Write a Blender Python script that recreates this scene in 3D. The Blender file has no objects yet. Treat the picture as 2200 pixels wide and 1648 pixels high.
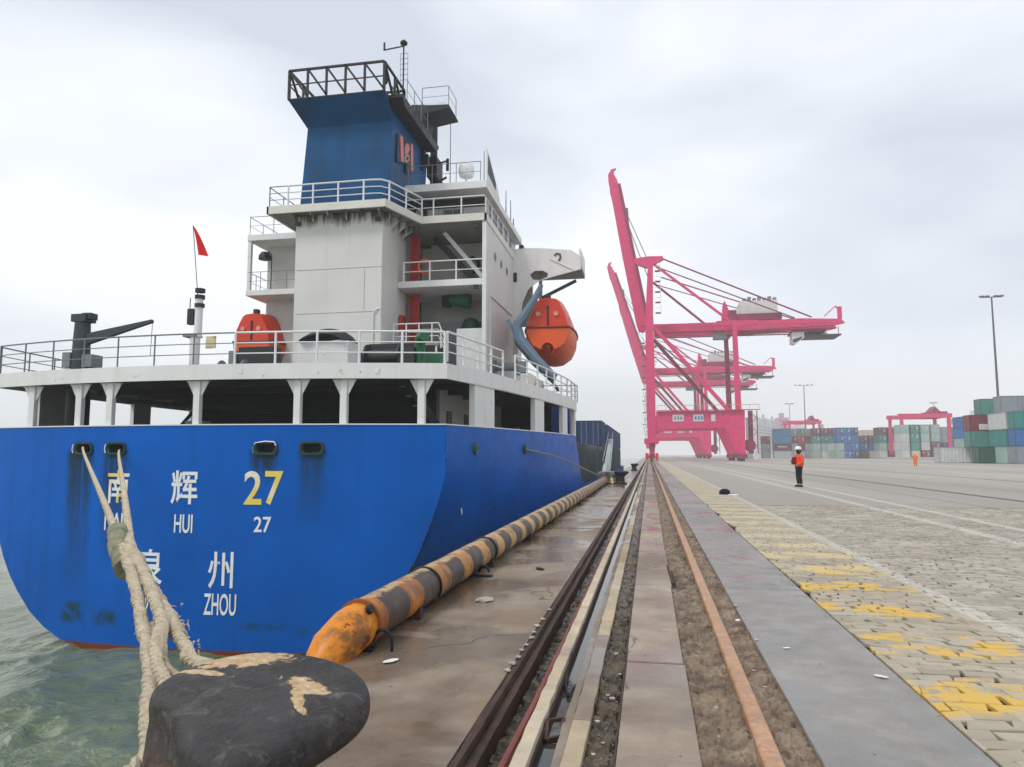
import bpy, bmesh, math, random
from mathutils import Vector, noise as mn
random.seed(7)
R = math.radians
S = bpy.context.scene
COL = S.collection

# ------------------------------------------------------------------ camera
FPX, CAMH = 1550.0, 1.46
PITCH = math.atan(152 / FPX)
PSI = math.atan(295 * math.cos(PITCH) / FPX)
cd = bpy.data.cameras.new('camera')
cd.sensor_width = 36.0
cd.lens = FPX / 2200 * 36.0
cd.clip_start = 0.05
cd.clip_end = 6000
cam = bpy.data.objects.new('camera', cd)
COL.objects.link(cam)
cam.location = (0, 0, CAMH)
cam.rotation_euler = (R(90) + PITCH, 0, PSI)
S.camera = cam

# ------------------------------------------------------------------ world, sun, exposure
SUN_EL, SUN_AZ = 52, 215          # high veiled sun behind the left shoulder
w = bpy.data.worlds.new('World'); S.world = w; w.use_nodes = True
nt = w.node_tree; nt.nodes.clear()
def N(t, **kw):
    n = nt.nodes.new(t)
    for k, v in kw.items(): setattr(n, k, v)
    return n
L = lambda a, b: nt.links.new(a, b)
sky = N('ShaderNodeTexSky', sky_type='NISHITA', sun_disc=False)
sky.sun_elevation = R(SUN_EL); sky.sun_rotation = R(SUN_AZ)
tc = N('ShaderNodeTexCoord'); mp = N('ShaderNodeMapping')
mp.inputs['Scale'].default_value = (1.0, 1.0, 2.6); mp.inputs['Location'].default_value = (3.1, 1.4, 0.35)
L(tc.outputs['Generated'], mp.inputs['Vector'])
n1 = N('ShaderNodeTexNoise'); n1.inputs['Scale'].default_value = 1.7; n1.inputs['Detail'].default_value = 4.0
n1.inputs['Roughness'].default_value = 0.45; n1.inputs['Distortion'].default_value = 0.25
L(mp.outputs[0], n1.inputs['Vector'])
cr = N('ShaderNodeValToRGB')
e = cr.color_ramp.elements
e[0].position = 0.36; e[0].color = (5.75, 6.25, 7.1, 1)
e[1].position = 0.62; e[1].color = (9.1, 9.3, 9.65, 1)
m_ = e.new(0.48); m_.color = (7.3, 7.75, 8.45, 1)
L(n1.outputs['Fac'], cr.inputs['Fac'])
sx = N('ShaderNodeSeparateXYZ'); L(tc.outputs['Generated'], sx.inputs[0])
mr = N('ShaderNodeMapRange'); mr.inputs[1].default_value = 0.0; mr.inputs[2].default_value = 0.13
mr.inputs[3].default_value = 1.0; mr.inputs[4].default_value = 0.0
L(sx.outputs['Z'], mr.inputs[0])
hz = N('ShaderNodeMix', data_type='RGBA'); hz.inputs['B'].default_value = (7.2, 7.35, 7.5, 1)
L(mr.outputs[0], hz.inputs['Factor']); L(cr.outputs[0], hz.inputs['A'])
mx = N('ShaderNodeMix', data_type='RGBA'); mx.inputs['Factor'].default_value = 0.94
L(sky.outputs[0], mx.inputs['A']); L(hz.outputs['Result'], mx.inputs['B'])
bg = N('ShaderNodeBackground'); bg.inputs['Strength'].default_value = 0.1
L(mx.outputs['Result'], bg.inputs['Color'])
wo = N('ShaderNodeOutputWorld'); L(bg.outputs[0], wo.inputs['Surface'])

sl = bpy.data.lights.new('sun', 'SUN'); sl.energy = 1.3; sl.angle = R(14); sl.color = (1, 0.965, 0.92)
sun = bpy.data.objects.new('sun', sl); COL.objects.link(sun)
az = R(SUN_AZ)
sd = Vector((math.sin(az) * math.cos(R(SUN_EL)), math.cos(az) * math.cos(R(SUN_EL)), math.sin(R(SUN_EL))))
sun.rotation_euler = (-sd).to_track_quat('-Z', 'Y').to_euler()
sun.location = (0, 0, 100)

S.view_settings.view_transform = 'Standard'; S.view_settings.look = 'None'
S.view_settings.exposure = 0.30; S.view_settings.gamma = 1.0; S.view_settings.use_curve_mapping = False
S.render.engine = 'CYCLES'
S.cycles.use_denoising = True
S.cycles.max_bounces = 7; S.cycles.diffuse_bounces = 3; S.cycles.glossy_bounces = 3; S.cycles.volume_bounces = 4
S.cycles.use_adaptive_sampling = True

# ------------------------------------------------------------------ helpers
def ray(x, y):
    F = Vector((-math.sin(PSI) * math.cos(PITCH), math.cos(PSI) * math.cos(PITCH), math.sin(PITCH)))
    Rt = Vector((math.cos(PSI), math.sin(PSI), 0)); U = Rt.cross(F)
    return F + Rt * ((x - 1100) / FPX) + U * ((824 - y) / FPX)
def P(x, y, X=None, Y=None, Z=None):
    """photo pixel -> real point on a plane of the place"""
    d = ray(x, y)
    t = X / d.x if X is not None else Y / d.y if Y is not None else (Z - CAMH) / d.z
    return Vector((d.x * t, d.y * t, CAMH + d.z * t))

def tag(o, label=None, cat=None, group=None, kind=None):
    if label: o['label'] = label
    if cat: o['category'] = cat
    if group: o['group'] = group
    if kind: o['kind'] = kind
    return o
def empty(name, loc, label, cat, group=None):
    o = bpy.data.objects.new(name, None); COL.objects.link(o); o.location = loc
    o.empty_display_size = 0.3
    return tag(o, label, cat, group)
def wloc(o):
    v = Vector((0, 0, 0))
    while o is not None:
        v += Vector(o.location); o = o.parent
    return v
def link(name, me, parent=None, m=None, loc=None):
    o = bpy.data.objects.new(name, me); COL.objects.link(o)
    if m is not None and len(me.materials) == 0: me.materials.append(m)
    if parent is not None: o.parent = parent
    if loc is not None: o.location = loc
    return o
def copy_tree(o, parent=None):
    c = o.copy(); COL.objects.link(c); c.parent = parent
    for ch in list(o.children): copy_tree(ch, c)
    return c

class MB:
    def __init__(s): s.v = []; s.f = []; s.mi = []; s.cur = 0
    def _a(s, vs, fs):
        b = len(s.v); s.v += [tuple(q) for q in vs]
        for f in fs: s.f.append(tuple(b + i for i in f)); s.mi.append(s.cur)
        return s
    def box(s, x0, x1, y0, y1, z0, z1):
        return s._a([(x0,y0,z0),(x1,y0,z0),(x1,y1,z0),(x0,y1,z0),(x0,y0,z1),(x1,y0,z1),(x1,y1,z1),(x0,y1,z1)],
                    [(0,3,2,1),(4,5,6,7),(0,1,5,4),(1,2,6,5),(2,3,7,6),(3,0,4,7)])
    def frame(s, a, b):
        d = (Vector(b) - Vector(a)).normalized()
        up = Vector((0,0,1)) if abs(d.z) < 0.95 else Vector((0,1,0))
        u = d.cross(up).normalized(); return d, u, u.cross(d).normalized()
    def bar(s, a, b, wd, ht=None, w2=None, h2=None):
        ht = ht or wd; w2 = w2 or wd; h2 = h2 or ht
        d, u, t = s.frame(a, b); a = Vector(a); b = Vector(b); vs = []
        for p, ww, hh in ((a, wd, ht), (b, w2, h2)):
            for i, j in ((-1,-1),(1,-1),(1,1),(-1,1)): vs.append(p + u * (i * ww / 2) + t * (j * hh / 2))
        return s._a(vs, [(3,2,1,0),(4,5,6,7),(0,1,5,4),(1,2,6,5),(2,3,7,6),(3,0,4,7)])
    def tube(s, pts, r, n=8, cap=True, rr=None):
        pts = [Vector(p) for p in pts]; k = len(pts); vs = []; fs = []
        prev = None
        for i, p in enumerate(pts):
            d = (pts[min(i+1, k-1)] - pts[max(i-1, 0)]).normalized()
            if prev is None:
                up = Vector((0,0,1)) if abs(d.z) < 0.9 else Vector((0,1,0))
                u = d.cross(up).normalized()
            else:
                u = (prev - d * prev.dot(d)).normalized()
            prev = u; t = u.cross(d).normalized()
            q = rr[i] if rr else r
            for j in range(n):
                a = 2 * math.pi * j / n
                vs.append(p + u * (math.cos(a) * q) + t * (math.sin(a) * q))
        for i in range(k - 1):
            for j in range(n):
                j2 = (j + 1) % n
                fs.append((i*n+j, i*n+j2, (i+1)*n+j2, (i+1)*n+j))
        if cap: fs.append(tuple(reversed(range(n)))); fs.append(tuple((k-1)*n+j for j in range(n)))
        return s._a(vs, fs)
    def cyl(s, x, y, z0, z1, r, n=16, r2=None):
        return s.tube([(x,y,z0),(x,y,z1)], r, n, rr=[r, r2 if r2 is not None else r])
    def lathe(s, x, y, prof, n=24, sx=1, sy=1):
        vs = []; fs = []
        for r, z in prof:
            for j in range(n):
                a = 2*math.pi*j/n; vs.append((x + math.cos(a)*r*sx, y + math.sin(a)*r*sy, z))
        for i in range(len(prof)-1):
            for j in range(n):
                j2 = (j+1) % n; fs.append((i*n+j, i*n+j2, (i+1)*n+j2, (i+1)*n+j))
        fs.append(tuple(reversed(range(n)))); fs.append(tuple((len(prof)-1)*n+j for j in range(n)))
        return s._a(vs, fs)
    def poly(s, pts, axis, c0, c1):
        """polygon in the plane across axis (0,1,2) extruded from c0 to c1"""
        def mk(a, b, c): return (c,a,b) if axis == 0 else (a,c,b) if axis == 1 else (a,b,c)
        n = len(pts)
        vs = [mk(a, b, c0) for a, b in pts] + [mk(a, b, c1) for a, b in pts]
        fs = [tuple(range(n)), tuple(reversed(range(n, 2*n)))] + [(i, (i+1) % n, n + (i+1) % n, n + i) for i in range(n)]
        return s._a(vs, fs)
    def loft(s, rings, close=True, capa=True, capb=True):
        n = len(rings[0]); vs = [p for r_ in rings for p in r_]; fs = []
        for i in range(len(rings)-1):
            for j in range(n if close else n-1):
                j2 = (j+1) % n; fs.append((i*n+j, i*n+j2, (i+1)*n+j2, (i+1)*n+j))
        if capa: fs.append(tuple(reversed(range(n))))
        if capb: fs.append(tuple((len(rings)-1)*n+j for j in range(n)))
        return s._a(vs, fs)
    def mesh(s, name, off=(0,0,0), smooth=False, fix=True):
        me = bpy.data.meshes.new(name)
        me.from_pydata([(a-off[0], b-off[1], c-off[2]) for a, b, c in s.v], [], s.f)
        if any(s.mi):
            me.polygons.foreach_set('material_index', s.mi)
        if fix:
            bm = bmesh.new(); bm.from_mesh(me); bmesh.ops.recalc_face_normals(bm, faces=bm.faces); bm.to_mesh(me); bm.free()
        if smooth:
            me.polygons.foreach_set('use_smooth', [True] * len(me.polygons))
            try: me.set_sharp_from_angle(angle=R(40))
            except Exception: pass
        me.update(); return me
    def build(s, name, m, parent=None, smooth=False, bevel=0, seg=2, off=None, fix=True):
        o_ = wloc(parent) if off is None else Vector(off)
        me = s.mesh(name, o_, smooth, fix)
        ms = m if isinstance(m, (list, tuple)) else [m]
        for q in ms: me.materials.append(q)
        o = link(name, me, parent)
        if parent is None and off is not None: o.location = off
        if bevel:
            b = o.modifiers.new('bevel', 'BEVEL'); b.width = bevel; b.segments = seg; b.limit_method = 'ANGLE'
        return o

# ------------------------------------------------------------------ materials
MATS = {}
class G:
    """tiny node builder"""
    def __init__(s, name):
        s.m = bpy.data.materials.new(name); s.m.use_nodes = True; s.t = s.m.node_tree
        s.b = s.t.nodes['Principled BSDF']
        s.pos = s.t.nodes.new('ShaderNodeNewGeometry').outputs['Position']
        s.oc = s.t.nodes.new('ShaderNodeTexCoord').outputs['Object']
    def n(s, t, **kw):
        q = s.t.nodes.new(t)
        for k, v in kw.items(): setattr(q, k, v)
        return q
    def l(s, a, b): s.t.links.new(a, b)
    def setin(s, sock, v):
        if hasattr(v, 'is_output') or isinstance(v, bpy.types.NodeSocket): s.l(v, sock)
        else: sock.default_value = v
    def math(s, op, a, b=0.0, clamp=False):
        q = s.n('ShaderNodeMath', operation=op, use_clamp=clamp); s.setin(q.inputs[0], a); s.setin(q.inputs[1], b); return q.outputs[0]
    def noise(s, vec, scale=1, detail=3, rough=0.55, sc=(1,1,1), dist=0, off=(0,0,0)):
        mp = s.n('ShaderNodeMapping'); mp.inputs['Scale'].default_value = sc; mp.inputs['Location'].default_value = off
        s.l(vec, mp.inputs['Vector'])
        q = s.n('ShaderNodeTexNoise'); q.inputs['Scale'].default_value = scale; q.inputs['Detail'].default_value = detail
        q.inputs['Roughness'].default_value = rough; q.inputs['Distortion'].default_value = dist
        s.l(mp.outputs[0], q.inputs['Vector']); return q.outputs['Fac']
    def ramp(s, fac, a, b, va=0.0, vb=1.0):
        q = s.n('ShaderNodeMapRange', clamp=True); q.inputs[1].default_value = a; q.inputs[2].default_value = b
        q.inputs[3].default_value = va; q.inputs[4].default_value = vb
        s.setin(q.inputs[0], fac); return q.outputs[0]
    def mix(s, fac, a, b):
        q = s.n('ShaderNodeMix', data_type='RGBA'); s.setin(q.inputs['Factor'], fac)
        for k, v in (('A', a), ('B', b)):
            if isinstance(v, (tuple, list)): q.inputs[k].default_value = (*v[:3], 1)
            else: s.l(v, q.inputs[k])
        return q.outputs['Result']
    def mul(s, col, f):
        q = s.n('ShaderNodeMix', data_type='RGBA', blend_type='MULTIPLY'); q.inputs['Factor'].default_value = 1
        if isinstance(col, tuple): q.inputs['A'].default_value = (*col[:3], 1)
        else: s.l(col, q.inputs['A'])
        s.l(f, q.inputs['B']); return q.outputs['Result']
    def xyz(s, vec):
        q = s.n('ShaderNodeSeparateXYZ'); s.l(vec, q.inputs[0]); return q.outputs
    def band(s, v, a, b, soft):
        """1 between a and b"""
        return s.math('MULTIPLY', s.ramp(v, a - soft, a + soft), s.ramp(v, b - soft, b + soft, 1, 0))
    def out(s, col, rough=0.5, bump=None, bd=0.01, bs=0.5, metal=0.0, spec=0.34):
        s.setin(s.b.inputs['Base Color'], (*col[:3], 1) if isinstance(col, tuple) else col)
        s.setin(s.b.inputs['Roughness'], rough); s.setin(s.b.inputs['Metallic'], metal)
        if spec is not None: s.b.inputs['Specular IOR Level'].default_value = spec
        if bump is not None:
            q = s.n('ShaderNodeBump'); q.inputs['Distance'].default_value = bd; q.inputs['Strength'].default_value = bs
            s.l(bump, q.inputs['Height']); s.l(q.outputs[0], s.b.inputs['Normal'])
        return s.m

def paint(name, col, rough=0.45, var=0.18, rust=0.0, rcol=(0.16,0.07,0.03), scale=1.0, streak=0.0, metal=0.0, bump=0.004, rnd=0.0):
    if name in MATS: return MATS[name]
    g = G(name); v = g.noise(g.pos, 0.9*scale, 5)
    f = g.ramp(v, 0.25, 0.75, 1 - var, 1 + var * 0.5)
    if rnd:
        oi = g.n('ShaderNodeObjectInfo'); f = g.math('MULTIPLY', f, g.ramp(oi.outputs['Random'], 0, 1, 1 - rnd, 1 + rnd))
    c = g.mul(col, f)
    if streak:
        sv = g.noise(g.pos, 3.0*scale, 3, sc=(1,1,0.06)); c = g.mix(g.ramp(sv, 0.52, 0.75, 0, streak), c, tuple(x * 0.35 + y * 0.2 for x, y in zip(col, rcol)))
    if rust:
        rv = g.noise(g.pos, 4*scale, 6, 0.65); c = g.mix(g.ramp(rv, 0.66 - rust * 0.3, 0.72 - rust * 0.22), c, rcol)
    r = g.ramp(g.noise(g.pos, 3*scale, 4), 0.3, 0.7, rough - 0.08, rough + 0.15)
    MATS[name] = g.out(c, r, g.noise(g.pos, 14*scale, 4), bump, 0.4, metal)
    return MATS[name]

WHITE = paint('ship_white', (0.74,0.74,0.72), 0.5, 0.07, 0.05, (0.35,0.25,0.16), streak=0.15)
WHITE2 = paint('ship_white_rail', (0.74,0.75,0.75), 0.45, 0.08)
GREYST = paint('rail_grey', (0.20,0.21,0.23), 0.5, 0.2)
DARKST = paint('dark_steel', (0.025,0.028,0.03), 0.5, 0.3)
BLACK = paint('black_paint', (0.012,0.012,0.014), 0.5, 0.2)
INSIDE = paint('mooring_space_painted_shade', (0.018,0.019,0.021), 0.75, 0.25)  # near-black colour stands in for the shade under the poop deck
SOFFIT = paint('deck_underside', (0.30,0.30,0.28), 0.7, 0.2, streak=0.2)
HOUSEW = paint('house_cream', (0.55,0.54,0.50), 0.55, 0.1, 0.05, (0.3,0.2,0.12), streak=0.15)
GLASS = paint('window_glass', (0.03,0.045,0.055), 0.08, 0.2)
REDP = paint('red_paint', (0.42,0.03,0.025), 0.5, 0.2, 0.1)
GREEN = paint('machine_green', (0.02,0.14,0.06), 0.45, 0.2, 0.05)
DGREEN = paint('machine_dark_green', (0.015,0.05,0.035), 0.5, 0.2)
ORANGE = paint('lifeboat_orange', (0.66,0.05,0.016), 0.35, 0.14)
ORANGE2 = paint('lifeboat_orange_light', (0.72,0.10,0.02), 0.4, 0.1)
DAVIT = paint('davit_blue_grey', (0.13,0.19,0.25), 0.5, 0.15)
FLAGR = paint('flag_red', (0.62,0.01,0.015), 0.8, 0.1)
GREYM = paint('machine_grey', (0.20,0.23,0.24), 0.5, 0.2)
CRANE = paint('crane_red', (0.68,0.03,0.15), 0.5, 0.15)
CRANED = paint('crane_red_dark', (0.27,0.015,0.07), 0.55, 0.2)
CRANEW = paint('crane_white', (0.68,0.66,0.64), 0.5, 0.1)

# blue hull with run-off stains and the red boot topping
def hull_mat():
    g = G('hull_blue'); x, y, z = g.xyz(g.pos)
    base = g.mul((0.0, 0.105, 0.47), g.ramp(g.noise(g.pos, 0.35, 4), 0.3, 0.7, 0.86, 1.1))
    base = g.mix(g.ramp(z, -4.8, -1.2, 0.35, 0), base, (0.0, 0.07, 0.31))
    sv = g.noise(g.pos, 2.2, 4, sc=(1, 1, 0.04))
    base = g.mix(g.ramp(sv, 0.55, 0.8, 0, 0.35), base, (0.006, 0.05, 0.16))
    near = g.ramp(y, 24.5, 23.5)
    def mask(x0, x1, z0, z1, amt, soft=0.14):
        e = g.math('ADD', x, g.math('MULTIPLY', g.math('SUBTRACT', g.noise(g.pos, 1.6, 3), 0.5), 0.35))
        m1 = g.band(e, x0, x1, soft); f = g.ramp(z, z0, z1)
        t = g.ramp(z, z1 + 0.25, z1 + 0.1)
        st = g.ramp(g.noise(g.pos, 5, 3, sc=(1, 1, 0.08)), 0.18, 0.50)
        q = g.math('MULTIPLY', g.math('MULTIPLY', m1, f), g.math('MULTIPLY', t, st))
        return g.math('MULTIPLY', g.math('MULTIPLY', q, near), amt)
    for a in ((-19.75,-18.75,-3.6,1.4,1.0),(-18.2,-17.3,-2.6,1.4,0.9),(-12.75,-11.9,0.5,1.4,1.3),(-11.1,-10.3,-1.0,1.4,0.8)):
        base = g.mix(g.math('MINIMUM', mask(*a), 0.93), base, (0.012, 0.035, 0.05))
    for a in ((-19.7,-18.8,-4.15,-3.5),(-18.3,-17.4,-4.15,-3.7),(-12.9,-11.5,-4.05,-3.93),(-11.0,-10.7,-4.2,-4.0)):
        m = g.math('MULTIPLY', g.math('MULTIPLY', g.band(x, a[0], a[1], 0.16), g.band(z, a[2], a[3], 0.12)), near)
        m = g.math('MULTIPLY', m, g.ramp(g.noise(g.pos, 3, 4), 0.3, 0.55))
        base = g.mix(g.math('MULTIPLY', m, 0.9), base, (0.012, 0.045, 0.02))
    zz = g.math('ADD', z, g.math('MULTIPLY', g.noise(g.pos, 2, 4), 0.06))
    base = g.mix(g.ramp(zz, -4.76, -4.73, 1, 0), base, (0.17, 0.035, 0.015))
    far = g.ramp(y, 24.6, 25.4)
    spot = g.math('MULTIPLY', g.ramp(g.noise(g.pos, 2.6, 5, 0.6, off=(4.3, 1.2, 7)), 0.70, 0.715), far)
    base = g.mix(spot, base, (0.02, 0.05, 0.03))
    rough = g.ramp(g.noise(g.pos, 2, 4), 0.3, 0.7, 0.3, 0.5)
    cv = g.n('ShaderNodeCombineXYZ'); g.l(g.math('ADD', x, y), cv.inputs[0]); g.l(z, cv.inputs[1])
    br = g.n('ShaderNodeTexBrick'); br.inputs['Scale'].default_value = 1; br.inputs['Brick Width'].default_value = 5.2; br.inputs['Row Height'].default_value = 1.55
    br.inputs['Mortar Size'].default_value = 0.012; br.inputs['Mortar Smooth'].default_value = 0.5; g.l(cv.outputs[0], br.inputs['Vector'])
    dent = g.noise(g.pos, 0.8, 3)
    hh = g.math('ADD', g.math('MULTIPLY', dent, 1.0), g.math('MULTIPLY', br.outputs['Fac'], 0.22))
    sc2 = g.ramp(g.noise(g.pos, 6, 6, 0.7, sc=(1, 1, 0.35), off=(2, 2, 2)), 0.66, 0.72, 0, 0.35)
    base = g.mix(sc2, base, (0.01, 0.05, 0.16))
    return g.out(base, rough, hh, 0.035, 0.5, spec=0.10)
HULL = hull_mat()

def funnel_mat():
    g = G('funnel_blue'); x, y, z = g.xyz(g.pos)
    c = g.mul((0.004, 0.075, 0.20), g.ramp(g.noise(g.pos, 0.6, 4), 0.3, 0.7, 0.85, 1.15))
    c = g.mix(g.ramp(g.noise(g.pos, 2, 4, sc=(1,1,0.07)), 0.5, 0.8, 0, 0.5), c, (0.012, 0.03, 0.07))
    soot = g.math('MULTIPLY', g.ramp(g.noise(g.pos, 0.5, 4), 0.45, 0.7), 0.5)
    return g.out(g.mix(soot, c, (0.006, 0.035, 0.07)), 0.5, g.noise(g.pos, 0.9, 2), 0.04, 0.3, spec=0.15)
FUNNEL = funnel_mat()

def casing_mat():
    g = G('casing_white'); x, y, z = g.xyz(g.pos)
    c = g.mul((0.66, 0.655, 0.615), g.ramp(g.noise(g.pos, 0.5, 4), 0.3, 0.7, 0.93, 1.04))
    c = g.mix(g.ramp(g.noise(g.pos, 2.5, 3, sc=(1,1,0.03)), 0.58, 0.8, 0, 0.3), c, (0.42, 0.38, 0.28))
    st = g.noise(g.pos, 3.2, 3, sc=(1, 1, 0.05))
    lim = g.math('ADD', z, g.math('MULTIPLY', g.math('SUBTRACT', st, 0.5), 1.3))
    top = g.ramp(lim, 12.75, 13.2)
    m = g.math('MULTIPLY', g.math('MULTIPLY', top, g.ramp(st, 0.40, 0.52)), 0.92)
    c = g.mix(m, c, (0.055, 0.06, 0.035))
    return g.out(c, 0.55, g.noise(g.pos, 0.7, 2), 0.05, 0.3)
CASING = casing_mat()

def concrete(name, col, col2, wet=0.3, rnd=0.12, crack=True):
    g = G(name)
    oi = g.n('ShaderNodeObjectInfo')
    a = g.noise(g.pos, 0.55, 6, 0.6, dist=0.6); b = g.noise(g.pos, 4.0, 6, 0.6); d = g.noise(g.pos, 45, 3)
    c = g.mix(g.ramp(a, 0.36, 0.64), col, col2)
    c = g.mul(c, g.ramp(b, 0.25, 0.75, 0.78, 1.14)); c = g.mul(c, g.ramp(d, 0.2, 0.8, 0.88, 1.08))
    c = g.mul(c, g.ramp(oi.outputs['Random'], 0, 1, 1 - rnd, 1 + rnd))
    # small dark pits
    vo = g.n('ShaderNodeTexVoronoi'); vo.inputs['Scale'].default_value = 7; g.l(g.pos, vo.inputs['Vector'])
    pit = g.math('MULTIPLY', g.ramp(vo.outputs['Distance'], 0.05, 0.09, 1, 0), g.ramp(b, 0.5, 0.56))
    c = g.mix(g.math('MULTIPLY', pit, 0.75), c, (0.035, 0.03, 0.025))
    wm = g.ramp(g.noise(g.pos, 0.75, 5, 0.55, off=(7, 2, 0), dist=0.4), 0.60 - wet * 0.3, 0.68 - wet * 0.25)
    c = g.mix(g.math('MULTIPLY', wm, 0.5), c, tuple(q * 0.42 for q in col))
    r = g.ramp(wm, 0, 1, 0.78, 0.16)
    h = g.math('ADD', g.math('MULTIPLY', b, 0.6), g.math('MULTIPLY', d, 0.25))
    h = g.math('SUBTRACT', h, g.math('MULTIPLY', pit, 0.7))
    if crack:
        w2 = g.n('ShaderNodeTexVoronoi', feature='DISTANCE_TO_EDGE'); w2.inputs['Scale'].default_value = 0.45
        mp = g.n('ShaderNodeVectorMath', operation='ADD'); g.l(g.pos, mp.inputs[0])
        nn = g.n('ShaderNodeTexNoise'); nn.inputs['Scale'].default_value = 3; g.l(g.pos, nn.inputs['Vector'])
        sc = g.n('ShaderNodeVectorMath', operation='SCALE'); g.l(nn.outputs['Color'], sc.inputs[0]); sc.inputs['Scale'].default_value = 0.5
        g.l(sc.outputs[0], mp.inputs[1]); g.l(mp.outputs[0], w2.inputs['Vector'])
        ck = g.ramp(w2.outputs['Distance'], 0.002, 0.008, 1, 0)
        ck = g.math('MULTIPLY', ck, g.ramp(a, 0.5, 0.6))
        c = g.mix(g.math('MULTIPLY', ck, 0.8), c, (0.04, 0.035, 0.03)); h = g.math('SUBTRACT', h, ck)
    return g.out(c, r, h, 0.006, 0.6)
CON_L = concrete('quay_concrete_brown', (0.20, 0.135, 0.088), (0.29, 0.235, 0.18), 0.66)
CON_M = concrete('quay_concrete_mid', (0.22, 0.165, 0.125), (0.37, 0.305, 0.235), 0.4, 0.2)
CON_R = concrete('quay_concrete_grey', (0.26, 0.248, 0.228), (0.34, 0.318, 0.288), 0.42)
CON_W = concrete('quay_wall_concrete', (0.12, 0.115, 0.10), (0.18, 0.17, 0.14), 0.6)
STRIP = concrete('pale_trench_edge', (0.44, 0.355, 0.25), (0.56, 0.48, 0.36), 0.1, 0.06, False)
STRIP2 = concrete('tan_trench_edge', (0.34, 0.26, 0.17), (0.47, 0.38, 0.26), 0.15, 0.15, False)

def rusty(name, a, b, rough=0.75):
    g = G(name); v = g.noise(g.pos, 5, 7, 0.65); v2 = g.noise(g.pos, 30, 4)
    c = g.mix(g.ramp(v, 0.35, 0.65), a, b); c = g.mul(c, g.ramp(v2, 0.2, 0.8, 0.7, 1.2))
    return g.out(c, g.ramp(v, 0.3, 0.7, rough - 0.25, rough + 0.1), v2, 0.006, 0.6)
RUSTD = rusty('rusty_angle_steel', (0.022, 0.014, 0.011), (0.09, 0.048, 0.033))
RAILT = rusty('worn_rail_steel', (0.38, 0.20, 0.105), (0.52, 0.31, 0.185), 0.55)
RAILS_ = rusty('rail_side_rust', (0.05, 0.022, 0.012), (0.12, 0.05, 0.02))
MUD = rusty('mud_and_rubble', (0.10, 0.068, 0.045), (0.30, 0.23, 0.16), 0.8)
MUD2 = rusty('rust_stained_rubble', (0.13, 0.08, 0.05), (0.30, 0.235, 0.17), 0.85)
MUDW = rusty('wet_mud', (0.03, 0.022, 0.014), (0.12, 0.09, 0.05), 0.42)
CABLE = paint('red_cable', (0.24, 0.07, 0.06), 0.6, 0.2)

def yard_paint(g, c, joint=None):
    """worn road paint, laid in place on the quay pavement (world metres)"""
    x, y, z = g.xyz(g.pos)
    wob = g.math('MULTIPLY', g.math('SUBTRACT', g.noise(g.pos, 3.5, 4), 0.5), 0.22)
    xw = g.math('ADD', x, g.math('MULTIPLY', wob, 0.5)); yw = g.math('ADD', y, wob)
    inb = g.band(xw, 1.5, 2.80, 0.04)
    wear = g.noise(g.pos, 2.2, 6, 0.6, off=(3, 3, 0)); fine = g.noise(g.pos, 14, 5, 0.7)
    far = g.ramp(y, 9.0, 17.0)
    # cream ghost of the hatched band
    c = g.mix(g.math('MULTIPLY', inb, g.math('MULTIPLY', g.ramp(wear, 0.3, 0.65, 0.15, 0.75), g.ramp(far, 0, 1, 0.55, 1.0))), c, (0.45, 0.37, 0.23))
    yw = g.math('ADD', yw, g.math('MULTIPLY', g.math('SUBTRACT', g.noise(g.pos, 0.9, 3, off=(5, 1, 0)), 0.5), 0.9))
    per = g.math('FRACT', g.math('DIVIDE', g.math('SUBTRACT', yw, 3.15), 1.28))
    bar = g.math('MULTIPLY', g.band(per, 0.14, 0.62, 0.05), inb)
    w1 = g.ramp(g.math('ADD', g.math('MULTIPLY', wear, 0.75), g.math('MULTIPLY', fine, 0.3)), 0.50, 0.545)
    yel = g.math('MULTIPLY', g.math('MULTIPLY', bar, w1), g.ramp(y, 10.5, 14.5, 1, 0.0))
    c = g.mix(g.math('MULTIPLY', yel, 0.92), c, (0.66, 0.42, 0.075))
    pal = g.math('MULTIPLY', g.math('MULTIPLY', bar, g.ramp(wear, 0.32, 0.5)), g.ramp(y, 9.2, 10.4))
    c = g.mix(g.math('MULTIPLY', pal, 0.6), c, (0.58, 0.50, 0.34))
    ln = g.math('MULTIPLY', g.band(x, 2.82, 3.0, 0.015), g.ramp(fine, 0.36, 0.5))
    c = g.mix(g.math('MULTIPLY', ln, 0.55), c, (0.62, 0.58, 0.50))
    ysh = g.ramp(y, 8.5, 12)
    for a, b in ((5.85, 6.12), (6.95, 7.2)):
        l2 = g.math('MULTIPLY', g.math('MULTIPLY', g.band(x, a, b, 0.03), g.ramp(fine, 0.3, 0.5)), ysh)
        c = g.mix(g.math('MULTIPLY', l2, 0.6), c, (0.58, 0.56, 0.52))
    for a, b, k in ((9.0, 9.25, .35), (14.0, 14.3, .3), (23, 23.4, .3)):
        c = g.mix(g.math('MULTIPLY', g.band(x, a, b, 0.05), k), c, (0.14, 0.135, 0.13))
    return c
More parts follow.
